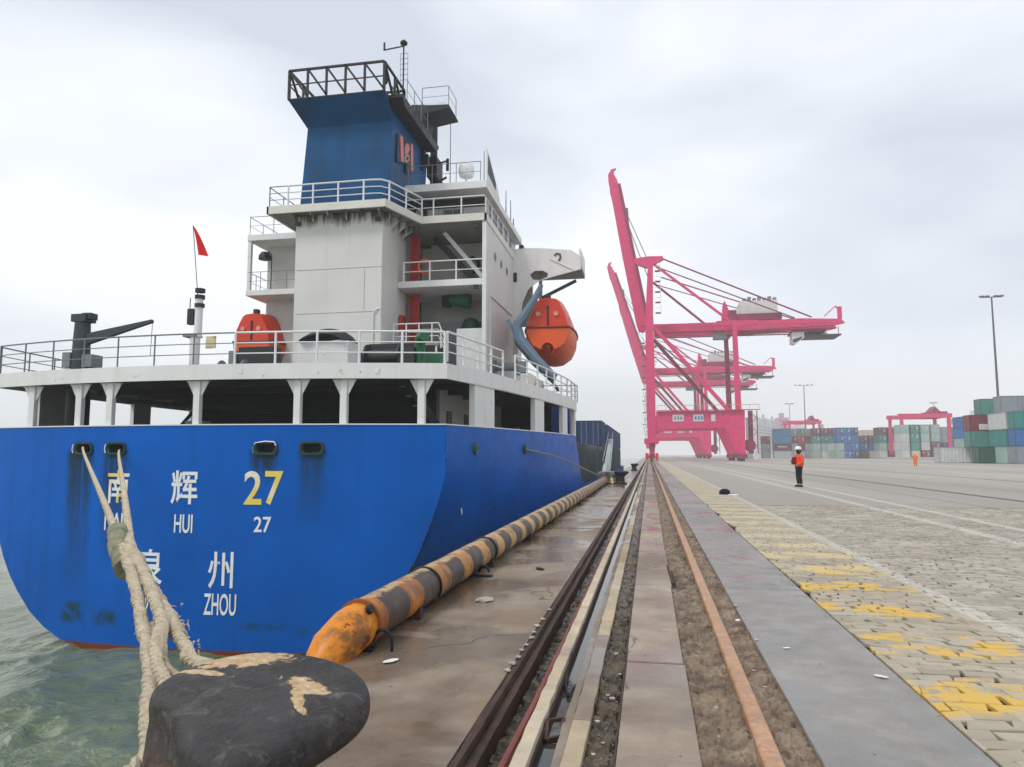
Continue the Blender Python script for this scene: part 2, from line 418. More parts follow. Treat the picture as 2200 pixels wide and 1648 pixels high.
def paver_mat(stuff):
    g = G('paver_stone_far' if stuff else 'paver_stone')
    oi = g.n('ShaderNodeObjectInfo')
    b = g.noise(g.pos, 9, 6, 0.6); d = g.noise(g.pos, 60, 3); a = g.noise(g.pos, 0.7, 4)
    c = g.mix(g.ramp(a, 0.35, 0.65), (0.345, 0.30, 0.235), (0.43, 0.388, 0.318))
    vo = g.n('ShaderNodeTexVoronoi'); vo.inputs['Scale'].default_value = 5.5; g.l(g.pos, vo.inputs['Vector'])
    hs = g.n('ShaderNodeSeparateColor'); g.l(vo.outputs['Color'], hs.inputs[0])
    c = g.mul(c, g.ramp(hs.outputs[0] if stuff else oi.outputs['Random'], 0, 1, 0.78, 1.15))
    c = g.mul(c, g.ramp(b, 0.25, 0.75, 0.78, 1.15))
    c = yard_paint(g, c)
    h = g.math('ADD', g.math('MULTIPLY', b, 0.6), g.math('MULTIPLY', d, 0.3))
    return g.out(c, g.ramp(b, 0.3, 0.7, 0.6, 0.85), h, 0.006, 0.6)
PAVER, PAVERF = paver_mat(False), paver_mat(True)

def yard_mat():
    g = G('yard_pavement'); x, y, z = g.xyz(g.pos)
    a = g.noise(g.pos, 0.06, 5, sc=(1.6, 0.5, 1)); b = g.noise(g.pos, 0.8, 6, 0.6); d = g.noise(g.pos, 12, 4)
    c = g.mix(g.ramp(a, 0.35, 0.65), (0.36, 0.325, 0.27), (0.43, 0.40, 0.35))
    c = g.mul(c, g.ramp(b, 0.25, 0.75, 0.86, 1.08)); c = g.mul(c, g.ramp(d, 0.2, 0.8, 0.88, 1.08))
    # tyre polished lanes
    ty = g.noise(g.pos, 0.22, 3, sc=(1, 0.02, 1)); c = g.mul(c, g.ramp(ty, 0.3, 0.7, 0.82, 1.1))
    # paver joints that can no longer be told apart as pieces
    br = g.n('ShaderNodeTexBrick'); br.inputs['Scale'].default_value = 1; br.inputs['Mortar Size'].default_value = 0.012
    br.inputs['Brick Width'].default_value = 0.22; br.inputs['Row Height'].default_value = 0.11; br.inputs['Mortar Smooth'].default_value = 0.2
    mpv = g.n('ShaderNodeVectorMath', operation='ADD'); g.l(g.pos, mpv.inputs[0])
    nn = g.n('ShaderNodeTexNoise'); nn.inputs['Scale'].default_value = 1.2; g.l(g.pos, nn.inputs['Vector'])
    sc = g.n('ShaderNodeVectorMath', operation='SCALE'); g.l(nn.outputs['Color'], sc.inputs[0]); sc.inputs['Scale'].default_value = 0.35
    g.l(sc.outputs[0], mpv.inputs[1]); g.l(mpv.outputs[0], br.inputs['Vector'])
    j = g.math('MULTIPLY', br.outputs['Fac'], g.ramp(b, 0.35, 0.6, 0.4, 0.9))
    c = g.mix(g.math('MULTIPLY', j, g.ramp(y, 18, 50, 0.95, 0.0)), c, (0.08, 0.07, 0.06))
    c = yard_paint(g, c)
    return g.out(c, g.ramp(b, 0.3, 0.7, 0.62, 0.85), g.math('SUBTRACT', d, j), 0.005, 0.5)
YARD = yard_mat()

def water_mat():
    g = G('harbour_water')
    a = g.noise(g.pos, 0.5, 4)
    c = g.mix(g.ramp(a, 0.35, 0.65), (0.12, 0.155, 0.06), (0.17, 0.20, 0.11))
    h = g.math('ADD', g.noise(g.pos, 1.3, 5, 0.6, sc=(1, 0.6, 1), dist=0.8), g.math('MULTIPLY', g.noise(g.pos, 5, 4, 0.6), 0.22))
    m = g.out(c, 0.10, h, 0.30, 0.55); g.b.inputs['IOR'].default_value = 1.6
    g.b.inputs['Specular IOR Level'].default_value = 0.7
    return m
WATER = water_mat()

def bollard_mat():
    g = G('bollard_worn_black_paint'); x, y, z = g.xyz(g.pos)
    b = g.noise(g.pos, 4.5, 8, 0.62, dist=0.8); d = g.noise(g.pos, 40, 4); f = g.noise(g.pos, 2.1, 6, 0.55, off=(2.3, 0.4, 0.0), dist=1.2)
    c = g.mul((0.020, 0.019, 0.019), g.ramp(b, 0.30, 0.70, 0.25, 3.0))
    c = g.mix(g.ramp(g.noise(g.pos, 3.0, 8, 0.7, off=(4, 4, 1), dist=2.0), 0.50, 0.66, 0, 0.75), c, (0.060, 0.045, 0.036))
    c = g.mix(g.ramp(g.noise(g.pos, 9, 7, 0.7, dist=1.5), 0.54, 0.66, 0, 0.7), c, (0.12, 0.11, 0.10))
    ochre = g.mix(g.ramp(d, 0.3, 0.7), (0.42, 0.24, 0.09), (0.60, 0.48, 0.32))
    pk = None
    for px, py, a_, b_, rot in ((505, 1432, .20, .10, 0.3), (430, 1458, .13, .022, -0.05), (660, 1478, .11, .045, -0.5), (640, 1500, .13, .020, -1.0), (560, 1412, .16, .03, 0.2)):
        q = P(px, py, Z=.63); dx = g.math('SUBTRACT', x, q.x); dy = g.math('SUBTRACT', y, q.y)
        u = g.math('DIVIDE', g.math('ADD', g.math('MULTIPLY', dx, math.cos(rot)), g.math('MULTIPLY', dy, math.sin(rot))), a_)
        v = g.math('DIVIDE', g.math('SUBTRACT', g.math('MULTIPLY', dy, math.cos(rot)), g.math('MULTIPLY', dx, math.sin(rot))), b_)
        r2 = g.math('SQRT', g.math('ADD', g.math('MULTIPLY', u, u), g.math('MULTIPLY', v, v)))
        mk = g.ramp(g.math('ADD', r2, g.math('MULTIPLY', g.math('SUBTRACT', g.noise(g.pos, 13, 6, 0.65, dist=1.0), 0.5), 2.6)), 0.95, 1.12, 1, 0)
        pk = mk if pk is None else g.math('MAXIMUM', pk, mk)
    patch = g.math('MULTIPLY', pk, g.ramp(z, 0.55, 0.585))
    c = g.mix(patch, c, ochre)
    low = g.math('MULTIPLY', g.ramp(b, 0.46, 0.56), g.ramp(z, 0.50, 0.34))
    c = g.mix(g.math('MULTIPLY', low, 0.9), c, (0.30, 0.12, 0.02))
    h = g.math('ADD', g.math('MULTIPLY', b, 0.8), g.math('MULTIPLY', d, 0.2))
    h = g.math('SUBTRACT', h, g.math('MULTIPLY', patch, 0.15))
    return g.out(c, g.ramp(b, 0.3, 0.7, 0.42, 0.7), h, 0.035, 1.0)
BOLL = bollard_mat()

def pipe_mat():
    g = G('edge_pipe_stripes'); x, y, z = g.xyz(g.pos)
    yw = g.math('ADD', y, g.math('MULTIPLY', g.math('SUBTRACT', g.noise(g.pos, 5, 3), 0.5), 0.12))
    fr = g.math('FRACT', g.math('DIVIDE', g.math('SUBTRACT', yw, 5.08), 0.92))
    st = g.math('MULTIPLY', g.ramp(fr, 0.42, 0.45, 0, 1), g.ramp(y, 5.36, 5.40))
    b = g.noise(g.pos, 5, 7, 0.65, dist=0.5); b2 = g.noise(g.pos, 2.0, 5, 0.6, off=(1, 5, 2))
    ny = g.ramp(y, 5.0, 10.5)
    yel = g.mix(ny, (0.74, 0.25, 0.012), (0.54, 0.35, 0.10))
    yel = g.mul(yel, g.ramp(b, 0.25, 0.75, 0.75, 1.12))
    rustc = g.mix(g.ramp(b, 0.35, 0.65), (0.10, 0.025, 0.006), (0.36, 0.10, 0.014))
    c = g.mix(g.math('MULTIPLY', g.math('MULTIPLY', g.ramp(b, 0.56, 0.60), g.ramp(y, 5.36, 5.30)), 1.0), yel, (0.22, 0.035, 0.015))
    yel = c
    c = g.mix(g.math('MULTIPLY', g.ramp(b2, 0.36, 0.48), g.ramp(y, 5.25, 5.35)), yel, g.mix(ny, rustc, yel))
    c = g.mix(st, c, g.mul((0.045, 0.032, 0.028), g.ramp(b, 0.25, 0.75, 0.5, 1.6)))
    c = g.mix(g.ramp(g.math('ADD', z, g.math('MULTIPLY', b, 0.1)), 0.392, 0.405), c, (0.50, 0.34, 0.19))
    dirt = g.ramp(g.noise(g.pos, 3.3, 6, 0.7, off=(9, 2, 4)), 0.50, 0.62, 0, 0.75); c = g.mix(dirt, c, (0.085, 0.045, 0.026))
    gone = g.ramp(y, 23, 30); c = g.mix(g.math('MULTIPLY', gone, g.ramp(b, 0.3, 0.5, 0.7, 1)), c, (0.20, 0.12, 0.075))
    return g.out(c, g.ramp(b, 0.3, 0.7, 0.3, 0.62), b, 0.012, 0.5)
PIPE = pipe_mat()

def rope_mat(name, a, b, tw=55):
    g = G(name); v = g.noise(g.pos, 11, 6, 0.65); d = g.noise(g.pos, 110, 4, 0.7, sc=(1, 1, 0.35))
    c = g.mix(g.ramp(v, 0.3, 0.7), a, b); c = g.mul(c, g.ramp(d, 0.25, 0.75, 0.6, 1.2))
    return g.out(c, 0.9, d, 0.012, 0.9)
ROPE = rope_mat('mooring_rope', (0.47, 0.39, 0.27), (0.72, 0.62, 0.46))
ROPEG = rope_mat('grey_rope', (0.22, 0.21, 0.19), (0.40, 0.38, 0.33))
SLEEVE = rope_mat('chafe_sleeve_canvas', (0.13, 0.15, 0.09), (0.42, 0.39, 0.26))
ZINC = paint('galvanised_steel', (0.30, 0.31, 0.32), 0.4, 0.15, metal=0.5)
STONE = rusty('loose_stone', (0.33, 0.30, 0.26), (0.52, 0.48, 0.42), 0.85)
LETW = paint('letter_white', (0.80, 0.81, 0.80), 0.5, 0.08)
def lety():
    g = G('letter_white_yellowed'); f = g.ramp(g.noise(g.pos, 1.1, 2, off=(0, 0, 3)), 0.38, 0.52)
    return g.out(g.mix(f, (0.80, 0.81, 0.78), (0.78, 0.62, 0.10)), 0.5)
LETY = lety()

# ------------------------------------------------------------------ haze over the harbour
hm = bpy.data.materials.new('harbour_haze'); hm.use_nodes = True
hm.node_tree.nodes.clear()
_o = hm.node_tree.nodes.new('ShaderNodeOutputMaterial'); _v = hm.node_tree.nodes.new('ShaderNodeVolumePrincipled')
_v.inputs['Color'].default_value = (0.99, 0.995, 1.0, 1); _v.inputs['Density'].default_value = 0.0008; _v.inputs['Anisotropy'].default_value = 0.0
hm.node_tree.links.new(_v.outputs[0], _o.inputs['Volume'])
tag(MB().box(-700, 900, -60, 1250, -11, 80).build('haze', hm), 'thin pale harbour haze', None, kind='stuff')

# ------------------------------------------------------------------ the quay
EDGE = -2.35
def struct(o): o['kind'] = 'structure'; return o
WZ = -4.95
struct(MB().box(EDGE + 0.02, 890, -30, 1200, -9.5, -0.26).build('quay', CON_W))
quay_face = struct(MB().box(EDGE, EDGE + 0.018, -30, 700, -9.5, -0.02).build('quay_wall', CON_W))
# yard pavement: sheet around the paver field
PX0, PX1, PY0, PY1 = 1.60, 13.0, 2.6, 22.0
yd = MB()
yd.box(PX0, 890, PY1, 1200, -0.25, 0.0).box(PX1, 890, -30, PY1, -0.25, 0.0).box(PX0, PX1, -30, PY0, -0.25, 0.0)
struct(yd.build('yard_pavement', YARD))
field = struct(MB().box(PX0, PX1, PY0, PY1, -0.25, -0.032).build('paver_field', paint('joint_sand', (0.022,0.019,0.016), 0.9, 0.3)))
def paver_poly(cx, cy, lx, ly):
    q = []
    for sx_, sy_ in ((-1,-1),(1,-1),(1,1),(-1,1)):
        x = cx + sx_*lx/2; y = cy + sy_*ly/2
        a = mn.noise(Vector((x*0.9, y*0.9, 0.3))); b = mn.noise(Vector((x*0.8+9, y*0.8, 1.3)))
        c = mn.noise(Vector((x*2.7, y*2.7, 5.3)))
        x += 0.17*a + 0.06*c + random.uniform(-.026,.026); y += 0.18*b + 0.07*c + random.uniform(-.016,.016)
        q.append(Vector((max(x, PX0+0.003) if x < PX0+0.05 else x, y, 0)))
    return q
def paver_mb(mb, q, z):
    c = sum(q, Vector((0,0,0)))/4
    n = len(q); g_ = random.uniform(.006,.011); bv = 0.004
    out = [p + (c-p).normalized()*g_ for p in q]; inn = [p + (c-p).normalized()*(g_+bv) for p in q]
    vs = [(p.x,p.y,-0.05) for p in out] + [(p.x,p.y,z-0.005) for p in out] + [(p.x,p.y,z+random.uniform(-.0012,.0012)) for p in inn]
    fs = [(i,(i+1)%n,n+(i+1)%n,n+i) for i in range(n)] + [(n+i,n+(i+1)%n,2*n+(i+1)%n,2*n+i) for i in range(n)] + [tuple(range(2*n,3*n))]
    mb._a(vs, fs)
cells = []
LX, LY = 0.225, 0.128
row = 0; y = PY0 + LY/2
while y < PY1 - 0.05:
    x = PX0 + LX/2 + (0.0 if row % 2 else -LX/2) + (0 if row % 3 else -LX*.2)
    while x < min(PX1 - 0.1, 0.47*y + 1.0):
        lx = LX; cx = x
        if x - LX/2 < PX0: lx = x + LX/2 - PX0; cx = PX0 + lx/2
        if lx < .03: x += LX; continue
        cells.append((cx, y, lx)); x += LX
    y += LY; row += 1
cells.sort(key=lambda c: (c[0]**2 + c[1]**2))
inview = [c for c in cells if c[0] < 0.445*c[1] + 0.08 and c[1] > 3.75]
near = set(inview[:300])
far_mb = MB()
for c in cells:
    q = paver_poly(c[0], c[1], c[2], LY)
    z = random.gauss(-0.003, 0.0018) - (0.006 if random.random() < 0.03 else 0)
    if c in near:
        m1 = MB(); paver_mb(m1, q, z); m1.build('paver', PAVER, field, fix=False)
    else: paver_mb(far_mb, q, z)
fo = far_mb.build('paver_bed', PAVERF, field, fix=False); fo['kind'] = 'stuff'

# slabs beside the rails: three runs of cast slabs, each slab a piece
slab_root = struct(MB().box(-2.33, 1.59, -30, 700, -0.259, -0.20).build('quay_coping', CON_W))
def slab_run(x0, x1, mat, y0, ln, n, jit=0.0, top=0.0, name='slab'):
    for i in range(n):
        a = y0 + i*ln; b = a + ln - 0.014
        if i == n-1: b = 700
        mb = MB(); z = top + random.uniform(-.004, .004)
        mb.box(x0, x1 + random.uniform(-jit, jit), a, b, -0.2, z)
        mb.build(name, mat, slab_root, bevel=0.008)
slab_run(-2.33, -0.965, CON_L, 2.3-12.2, 6.1, 26)
slab_run(-0.185, 0.215, CON_M, 2.3-12.2, 3.05, 45, 0.008)
slab_run(0.785, 1.588, CON_R, 2.3-12.2, 6.1, 26, 0.0)
# strips laid in the trench between the slabs
def wavy_strip(name, x0, x1, z, mat, y0=-6, y1=240, amp=0.0, th=0.12, step=None, seed=0, ztop=0.003):
    mb = MB(); ys = []; y = y0
    while y < y1:
        ys.append(y); y += 0.12 if y < 12 else 0.5 if y < 40 else 4
    ys.append(y1); rings = []
    for y in ys:
        a = amp * mn.noise(Vector((seed, y*1.6, 0))) + amp*0.6*mn.noise(Vector((seed, y*7, 3))) ; b = amp * mn.noise(Vector((seed+5, y*1.6, 0))) + amp*0.6*mn.noise(Vector((seed+2, y*7, 3)))
        zz = z + ztop * mn.noise(Vector((seed, y*2, 8)))
        rings.append([(x0+a, y, z-th), (x1+b, y, z-th), (x1+b, y, zz), (x0+a, y, zz)])
    mb.loft(rings); return mb.build(name, mat, slab_root)
def rubble_strip(name, x0, x1, z, mat, amp, y1=60, y0=2, nx=10, seed=0):
    mb = MB(); ys = []; y = y0
    while y < y1:
        ys.append(y); y += 0.022 if y < 7 else 0.06 if y < 14 else 0.3
    rings = []
    for y in ys:
        r_ = []
        for i in range(nx+1):
            x = x0 + (x1-x0)*i/nx
            h = mn.fractal(Vector((x*9+seed, y*9, seed)), 0.6, 2.1, 4)
            r_.append((x, y, z + amp*h))
        rings.append(r_)
    mb.loft(rings, close=False, capa=False, capb=False); return mb.build(name, mat, slab_root, fix=False)
def piece_run(name, x0, x1, z, mats, ln, y0, y1, amp=0.0, th=0.15):
    y = y0; i = 0
    while y < y1:
        l_ = ln * random.uniform(0.8, 1.25) if y < 60 else 60
        mb = MB(); k = max(2, int(l_/0.15)) if y < 15 else 2
        rings = []
        for j in range(k+1):
            yy = y + 0.004 + (l_-0.008)*j/k
            a = amp*mn.noise(Vector((x0*7, yy*6, 0))); b = amp*mn.noise(Vector((x1*7, yy*6, 4)))
            rings.append([(x0+a, yy, z-th), (x1+b, yy, z-th), (x1+b, yy, z), (x0+a, yy, z)])
        mb.loft(rings); mb.build(name, mats[i % len(mats)], slab_root, bevel=0.004)
        y += l_; i += 1
wavy_strip('edge_angle', -0.957, -0.918, -0.004, RUSTD, amp=0.012, seed=1)
wavy_strip('sunken_angle_leg', -0.914, -0.862, -0.055, RUSTD, amp=0.010, seed=11)
rubble_strip('groove_floor', -0.87, -0.66, -0.17, MUDW, 0.03, seed=2)
piece_run('pale_edge_beam', -0.675, -0.598, 0.008, [STRIP], 5.9, 2.4-6, 150, 0.007, 0.19)
wavy_strip('lower_rust_plate', -0.596, -0.585, -0.03, RUSTD, amp=0.004, seed=7)
wavy_strip('trench_lip', -0.492, -0.447, -0.02, CON_M, amp=0.010, seed=3)
piece_run('tan_edge_beam', -0.442, -0.345, -0.003, [STRIP2, CON_M, STRIP2, STRIP], 1.7, 2.1, 150, 0.006, 0.19)
rubble_strip('gravel_bed', -0.347, -0.18, -0.045, MUDW, 0.035, seed=4, nx=14)
wavy_strip('rust_edge', -0.197, -0.187, -0.006, RUSTD, amp=0.003, seed=9)
rubble_strip('rail_bed', 0.21, 0.498, -0.034, MUD, 0.045, seed=5, nx=16)
rubble_strip('outer_rail_bed', 0.60, 0.79, -0.036, MUD2, 0.042, seed=6, nx=12)
g_ = G('puddle_water'); PUD = g_.out((0.05,0.05,0.045), 0.03, g_.noise(g_.pos, 3, 2), 0.004, 0.3)
pud = MB().box(-0.59, -0.48, 2, 30, -0.12, -0.075).build('puddle_water', PUD); tag(pud, kind='structure')
struct(MB().box(-0.59, -0.48, 30, 200, -0.2, -0.07).build('trench_floor', MUD))

# crane rails (things: steel rails bolted in their grooves)
def rail(x, y0, y1, label, cat='rail', w_=0.048, grp='crane rails along the quay'):
    r = empty('crane_rail', (x, 5, 0), label, cat, grp)
    h = MB(); ys = [y0, 4, 6.0, 8.4, 14, 30, y1] if y0 < 4 else [y0, y1]
    rings = [[(x-w_, y, -0.05), (x+w_, y, -0.05), (x+w_, y, 0.018), (x+w_-.01, y, 0.026), (x-w_+.01, y, 0.026), (x-w_, y, 0.018)] for y in ys]
    h.loft(rings).build('rail_head', RAILT, r)
    MB().box(x-.014, x+.014, y0, y1, -0.12, -0.05).build('rail_web', RAILS_, r)
    MB().box(x-.085, x+.085, y0, y1, -0.14, -0.121).build('rail_foot', RAILS_, r)
    return r
rail(0.548, -6, 420, 'rust orange crane rail running in its rubble groove beside the grey slabs')
struct(MB().box(11.22, 11.50, 14, 420, 0.001, 0.006).build('cable_slot_cover', paint('slot_dark', (0.10,0.095,0.09), 0.6, 0.2)))
LAND = 19.4
struct(MB().box(LAND-.12, LAND+.12, 30, 420, 0.001, 0.006).build('landside_rail_groove', paint('slot_dark2', (0.13,0.125,0.12), 0.6, 0.2)))
tag(MB().tube([(-0.76, 1.8, -0.085), (-0.745, 3.6, -0.08), (-0.725, 4.6, -0.075), (-0.715, 6.5, -0.075), (-0.71, 9, -0.08), (-0.71, 22, -0.085)], 0.02, 8).build('power_cable', CABLE, smooth=True),
    'faded red cable lying in the dark groove beside the pale trench beam', 'cable')

# loose stones, litter
def stone_mesh(sz, seed, flat=0.6):
    bm = bmesh.new(); bmesh.ops.create_icosphere(bm, subdivisions=1, radius=1)
    for v in bm.verts:
        k = 1 + 0.35*mn.noise(v.co*1.5 + Vector((seed, seed*2, 0)))
        v.co = Vector((v.co.x*k*sz, v.co.y*k*sz*0.8, v.co.z*k*sz*flat))
    me = bpy.data.meshes.new('stone'); bm.to_mesh(me); bm.free(); me.materials.append(STONE); return me
SM = [stone_mesh(1, i) for i in range(6)]
st_lab = [
 ('chalky', 'broken edge of the brown slab left of the dark groove')]
k = 0
for y in [4.95, 5.12, 5.28, 5.47, 5.62, 5.84, 6.02, 6.25, 6.5, 6.9]:
    o = link('stone', SM[k % 6], slab_root); o.location = (-0.955 + random.uniform(-.015,.012), y, 0.008)
    s_ = random.uniform(.018,.028); o.scale = (s_, s_*1.5, s_*0.8); o.rotation_euler = (0,0,random.uniform(0,3)); k += 1
for (x, y, s_) in [(-0.30,3.75,.012),(-0.26,3.9,.010),(-0.31,4.2,.016),(-0.25,4.6,.018),(-0.28,4.65,.014),(-0.22,5.1,.012),(-0.27,5.6,.02),(0.68,5.35,.014),(0.70,5.0,.012),(0.33,4.1,.012),(0.36,4.55,.010),(0.80,6.1,.02),(0.79,7.4,.022),(0.66,4.2,.014)]:
    o = link('stone', SM[k % 6], slab_root); o.location = (x, y, -0.02 if x < 0.75 else 0.01); o.scale = (s_, s_*1.4, s_*.7)
    o.rotation_euler = (0,0,random.uniform(0,3)); k += 1
gm = MB(); rnd = random.Random(3)
for i in range(900):
    x = rnd.choice([rnd.uniform(-.34,-.19), rnd.uniform(.22,.49), rnd.uniform(.61,.77)]); y = 2.5 + 10*rnd.random()**1.6
    s_ = rnd.uniform(.003,.009); z = -0.035 + rnd.uniform(-.005,.012)
    a = rnd.uniform(0,3); ca, sa = math.cos(a)*s_, math.sin(a)*s_
    gm._a([(x-ca,y-sa,z),(x+sa,y-ca,z),(x+ca,y+sa,z),(x-sa,y+ca,z),(x,y,z+s_*1.1)], [(0,1,4),(1,2,4),(2,3,4),(3,0,4)])
go = gm.build('gravel', MUD2, slab_root, fix=False); go['kind'] = 'stuff'
PAPER = paint('crumpled_paper', (0.72,0.71,0.68), 0.8, 0.1)
def litter(name, x, y, s_, label, cat, m=PAPER, flat=0.25, el=2.2, rot=0.5):
    bm = bmesh.new(); bmesh.ops.create_icosphere(bm, subdivisions=2, radius=1)
    for v in bm.verts:
        kk = 1 + 0.3*mn.noise(v.co*2.1 + Vector((x, y, 0))); v.co = Vector((v.co.x*kk*s_*el, v.co.y*kk*s_, max(-.4, v.co.z*kk)*s_*flat))
    me = bpy.data.meshes.new(name); bm.to_mesh(me); bm.free(); me.materials.append(m)
    o = link(name, me); o.location = (x, y, 0.012); o.rotation_euler = (0,0,rot); tag(o, label, cat); return o
q = P(840, 1423, Z=0); litter('paper_scrap', q.x, q.y, 0.03, 'bright white scrap on the brown slab just right of the bollard', 'litter', rot=0.9)
q = P(1188, 1224, Z=0)
q = P(1042, 1291, Z=0); litter('concrete_chunk', q.x, q.y, 0.075, 'flat pale chunk of concrete lying beside the puddle on the quay', 'concrete chunk', STONE, 0.35, 1.3)
q = P(1585, 1335, Z=0); litter('paper_scrap', q.x, q.y, 0.02, 'long white scrap at the inner edge of the grey slab strip beside the rail', 'litter', rot=1.2)
q = P(1690, 1395, Z=0); litter('paper_scrap', q.x, q.y, 0.014, 'tiny white scrap in the middle of the grey slab strip', 'litter')
q = P(1893, 1457, Z=0); litter('paper_scrap', q.x, q.y, 0.022, 'pale torn scrap where the grey slab meets the yellow painted pavers', 'litter', rot=-0.6)
# cap lying near the white line
q = P(1557, 1062, Z=0); cp = empty('cap', q, 'dark peaked cap lying on the ground by the white line', 'cap')
MB().lathe(q.x, q.y, [(0.20,0.0),(0.20,0.07),(0.17,0.15),(0.1,0.19),(0.02,0.2)], 16, 1.0, .9).build('crown', paint('navy_cloth', (0.01,0.01,0.022), .9), cp, smooth=True)
MB().poly([(q.x+.1,q.y-.3),(q.x+.34,q.y-.26),(q.x+.3,q.y-.02),(q.x+.05,q.y-.1)], 2, 0.0, 0.03).build('peak', MATS['navy_cloth'], cp)
litter('paper_scrap', q.x+0.22, q.y-0.75, 0.13, 'white sheet lying on the line in front of the dark cap', 'litter', el=1.8, flat=.3)

# ------------------------------------------------------------------ foreground bollard with its mooring lines
bx, by = -1.47, 2.40
bol = empty('bollard', (bx, by, 0), 'big worn black iron bollard with ochre paint scars at the near quay edge', 'bollard')
def sup(cx, cy, rx, ry, z, n=40, p=2.4, tl=0.0, tx=0.0):
    out = []
    for i in range(n):
        a = 2*math.pi*i/n; c, s_ = math.cos(a), math.sin(a)
        x = math.copysign(abs(c)**(2/p), c)*rx; y = math.copysign(abs(s_)**(2/p), s_)*ry
        wob = 1 + 0.03*mn.noise(Vector((c*2, s_*2, z*6)))
        out.append((cx + x*wob, cy + y*wob, z + tl*y + tx*x))
    return out
def spl(pts, n=40):
    k = len(pts); out = []
    for i in range(n):
        t = i*k/n; a = int(t); f = t-a; p0, p1, p2, p3 = [Vector(pts[(a+o)%k]) for o in (-1,0,1,2)]
        out.append(0.5*((2*p1)+(p2-p0)*f+(2*p0-5*p1+4*p2-p3)*f*f+(-p0+3*p1-3*p2+p3)*f**3))
    return out
head = [(-1.77,2.40),(-1.76,2.62),(-1.62,2.80),(-1.40,2.84),(-1.17,2.76),(-1.02,2.60),(-0.98,2.42),(-1.03,2.22),(-1.10,2.02),(-1.22,1.92),(-1.36,2.00),(-1.52,2.18),(-1.68,2.28)]
head = spl(head); nc = Vector((-1.50, 2.42)); hc = Vector((-1.32, 2.40))
# the outline runs clockwise; neck points follow the same angles
def nk(r): return [nc + (p-nc).normalized()*r for p in head]
def ringz(pts, z, sl=0.0): return [(p[0], p[1], z + sl*(p[1]-2.4) - 0.04*(p[0]+1.4)*(1 if sl else 0)) for p in pts]
def blend(a, b, t): return [x.lerp(y, t) for x, y in zip(a, b)]
def sc_(k): return [hc + (p-hc)*k for p in head]
head_ = head
rings = [ringz(nk(.36),0), ringz(nk(.36),.04), ringz(nk(.30),.055), ringz(nk(.272),.12), ringz(nk(.262),.26), ringz(blend(nk(.262),head,.16),.36,.02), ringz(blend(nk(.262),head,.48),.43,.04),
         ringz(blend(nk(.262),head,.82),.49,.05), ringz(sc_(.98),.525,.06), ringz(sc_(1.0),.56,.06), ringz(sc_(.99),.60,.06), ringz(sc_(.95),.627,.06), ringz(sc_(.84),.638,.06), ringz(sc_(.5),.640,.06), ringz(sc_(.1),.640,.06)]
bo = MB().loft(rings).build('bollard_casting', BOLL, bol, smooth=True)
sb = bo.modifiers.new('sub', 'SUBSURF'); sb.levels = 1; sb.render_levels = 2
for i in range(6):
    a = i*math.pi/3 + .3; MB().cyl(bx-.03+.33*math.cos(a), by+.33*math.sin(a), .04, .07, .025, 6).build('base_bolt', RUSTD, bol)

def rope_path(pts, n=30):
    """Catmull-Rom through pts"""
    P_ = [Vector(p) for p in pts]; P_ = [P_[0]*2-P_[1]] + P_ + [P_[-1]*2-P_[-2]]; out = []
    for i in range(1, len(P_)-2):
        for j in range(n):
            t = j/n; a, b, c, d = P_[i-1], P_[i], P_[i+1], P_[i+2]
            out.append(0.5*((2*b) + (c-a)*t + (2*a-5*b+4*c-d)*t*t + (-a+3*b-3*c+d)*t**3))
    out.append(P_[-2]); return out
def twisted(pts, r, turns_per_m=5.5, strands=3, n=8, dens=1, lump=0.0):
    """rope laid from three strands"""
    mbs = MB(); L_ = 0; ph = [0]
    for i in range(1, len(pts)): L_ += (pts[i]-pts[i-1]).length; ph.append(L_)
    for s_ in range(strands):
        c = []; rr = []
        for i, p in enumerate(pts):
            d = (pts[min(i+1,len(pts)-1)]-pts[max(i-1,0)]).normalized()
            u = d.cross(Vector((0.3,0.2,1))).normalized(); t = u.cross(d)
            a = ph[i]*turns_per_m*2*math.pi + s_*2*math.pi/strands
            k_ = 1 + lump*mn.noise(p*9)
            c.append(p + (u*math.cos(a)+t*math.sin(a))*r*0.5*k_); rr.append(r*0.56*k_)
        mbs.tube(c, r*0.56, n, rr=rr)
    return mbs
def resample(pts, step):
    out = [pts[0]]; acc = 0
    for i in range(1, len(pts)):
        seg = (pts[i]-pts[i-1]).length
        while acc + seg >= step:
            t = (step-acc)/seg; q = pts[i-1].lerp(pts[i], t); out.append(q)
            pts[i-1] = q; seg = (pts[i]-q).length; acc = 0
        acc += seg
    out.append(pts[-1]); return out
def depthpt(px, py, D):      # photo pixel at a true distance along the quay
    return P(px, py, Y=D)
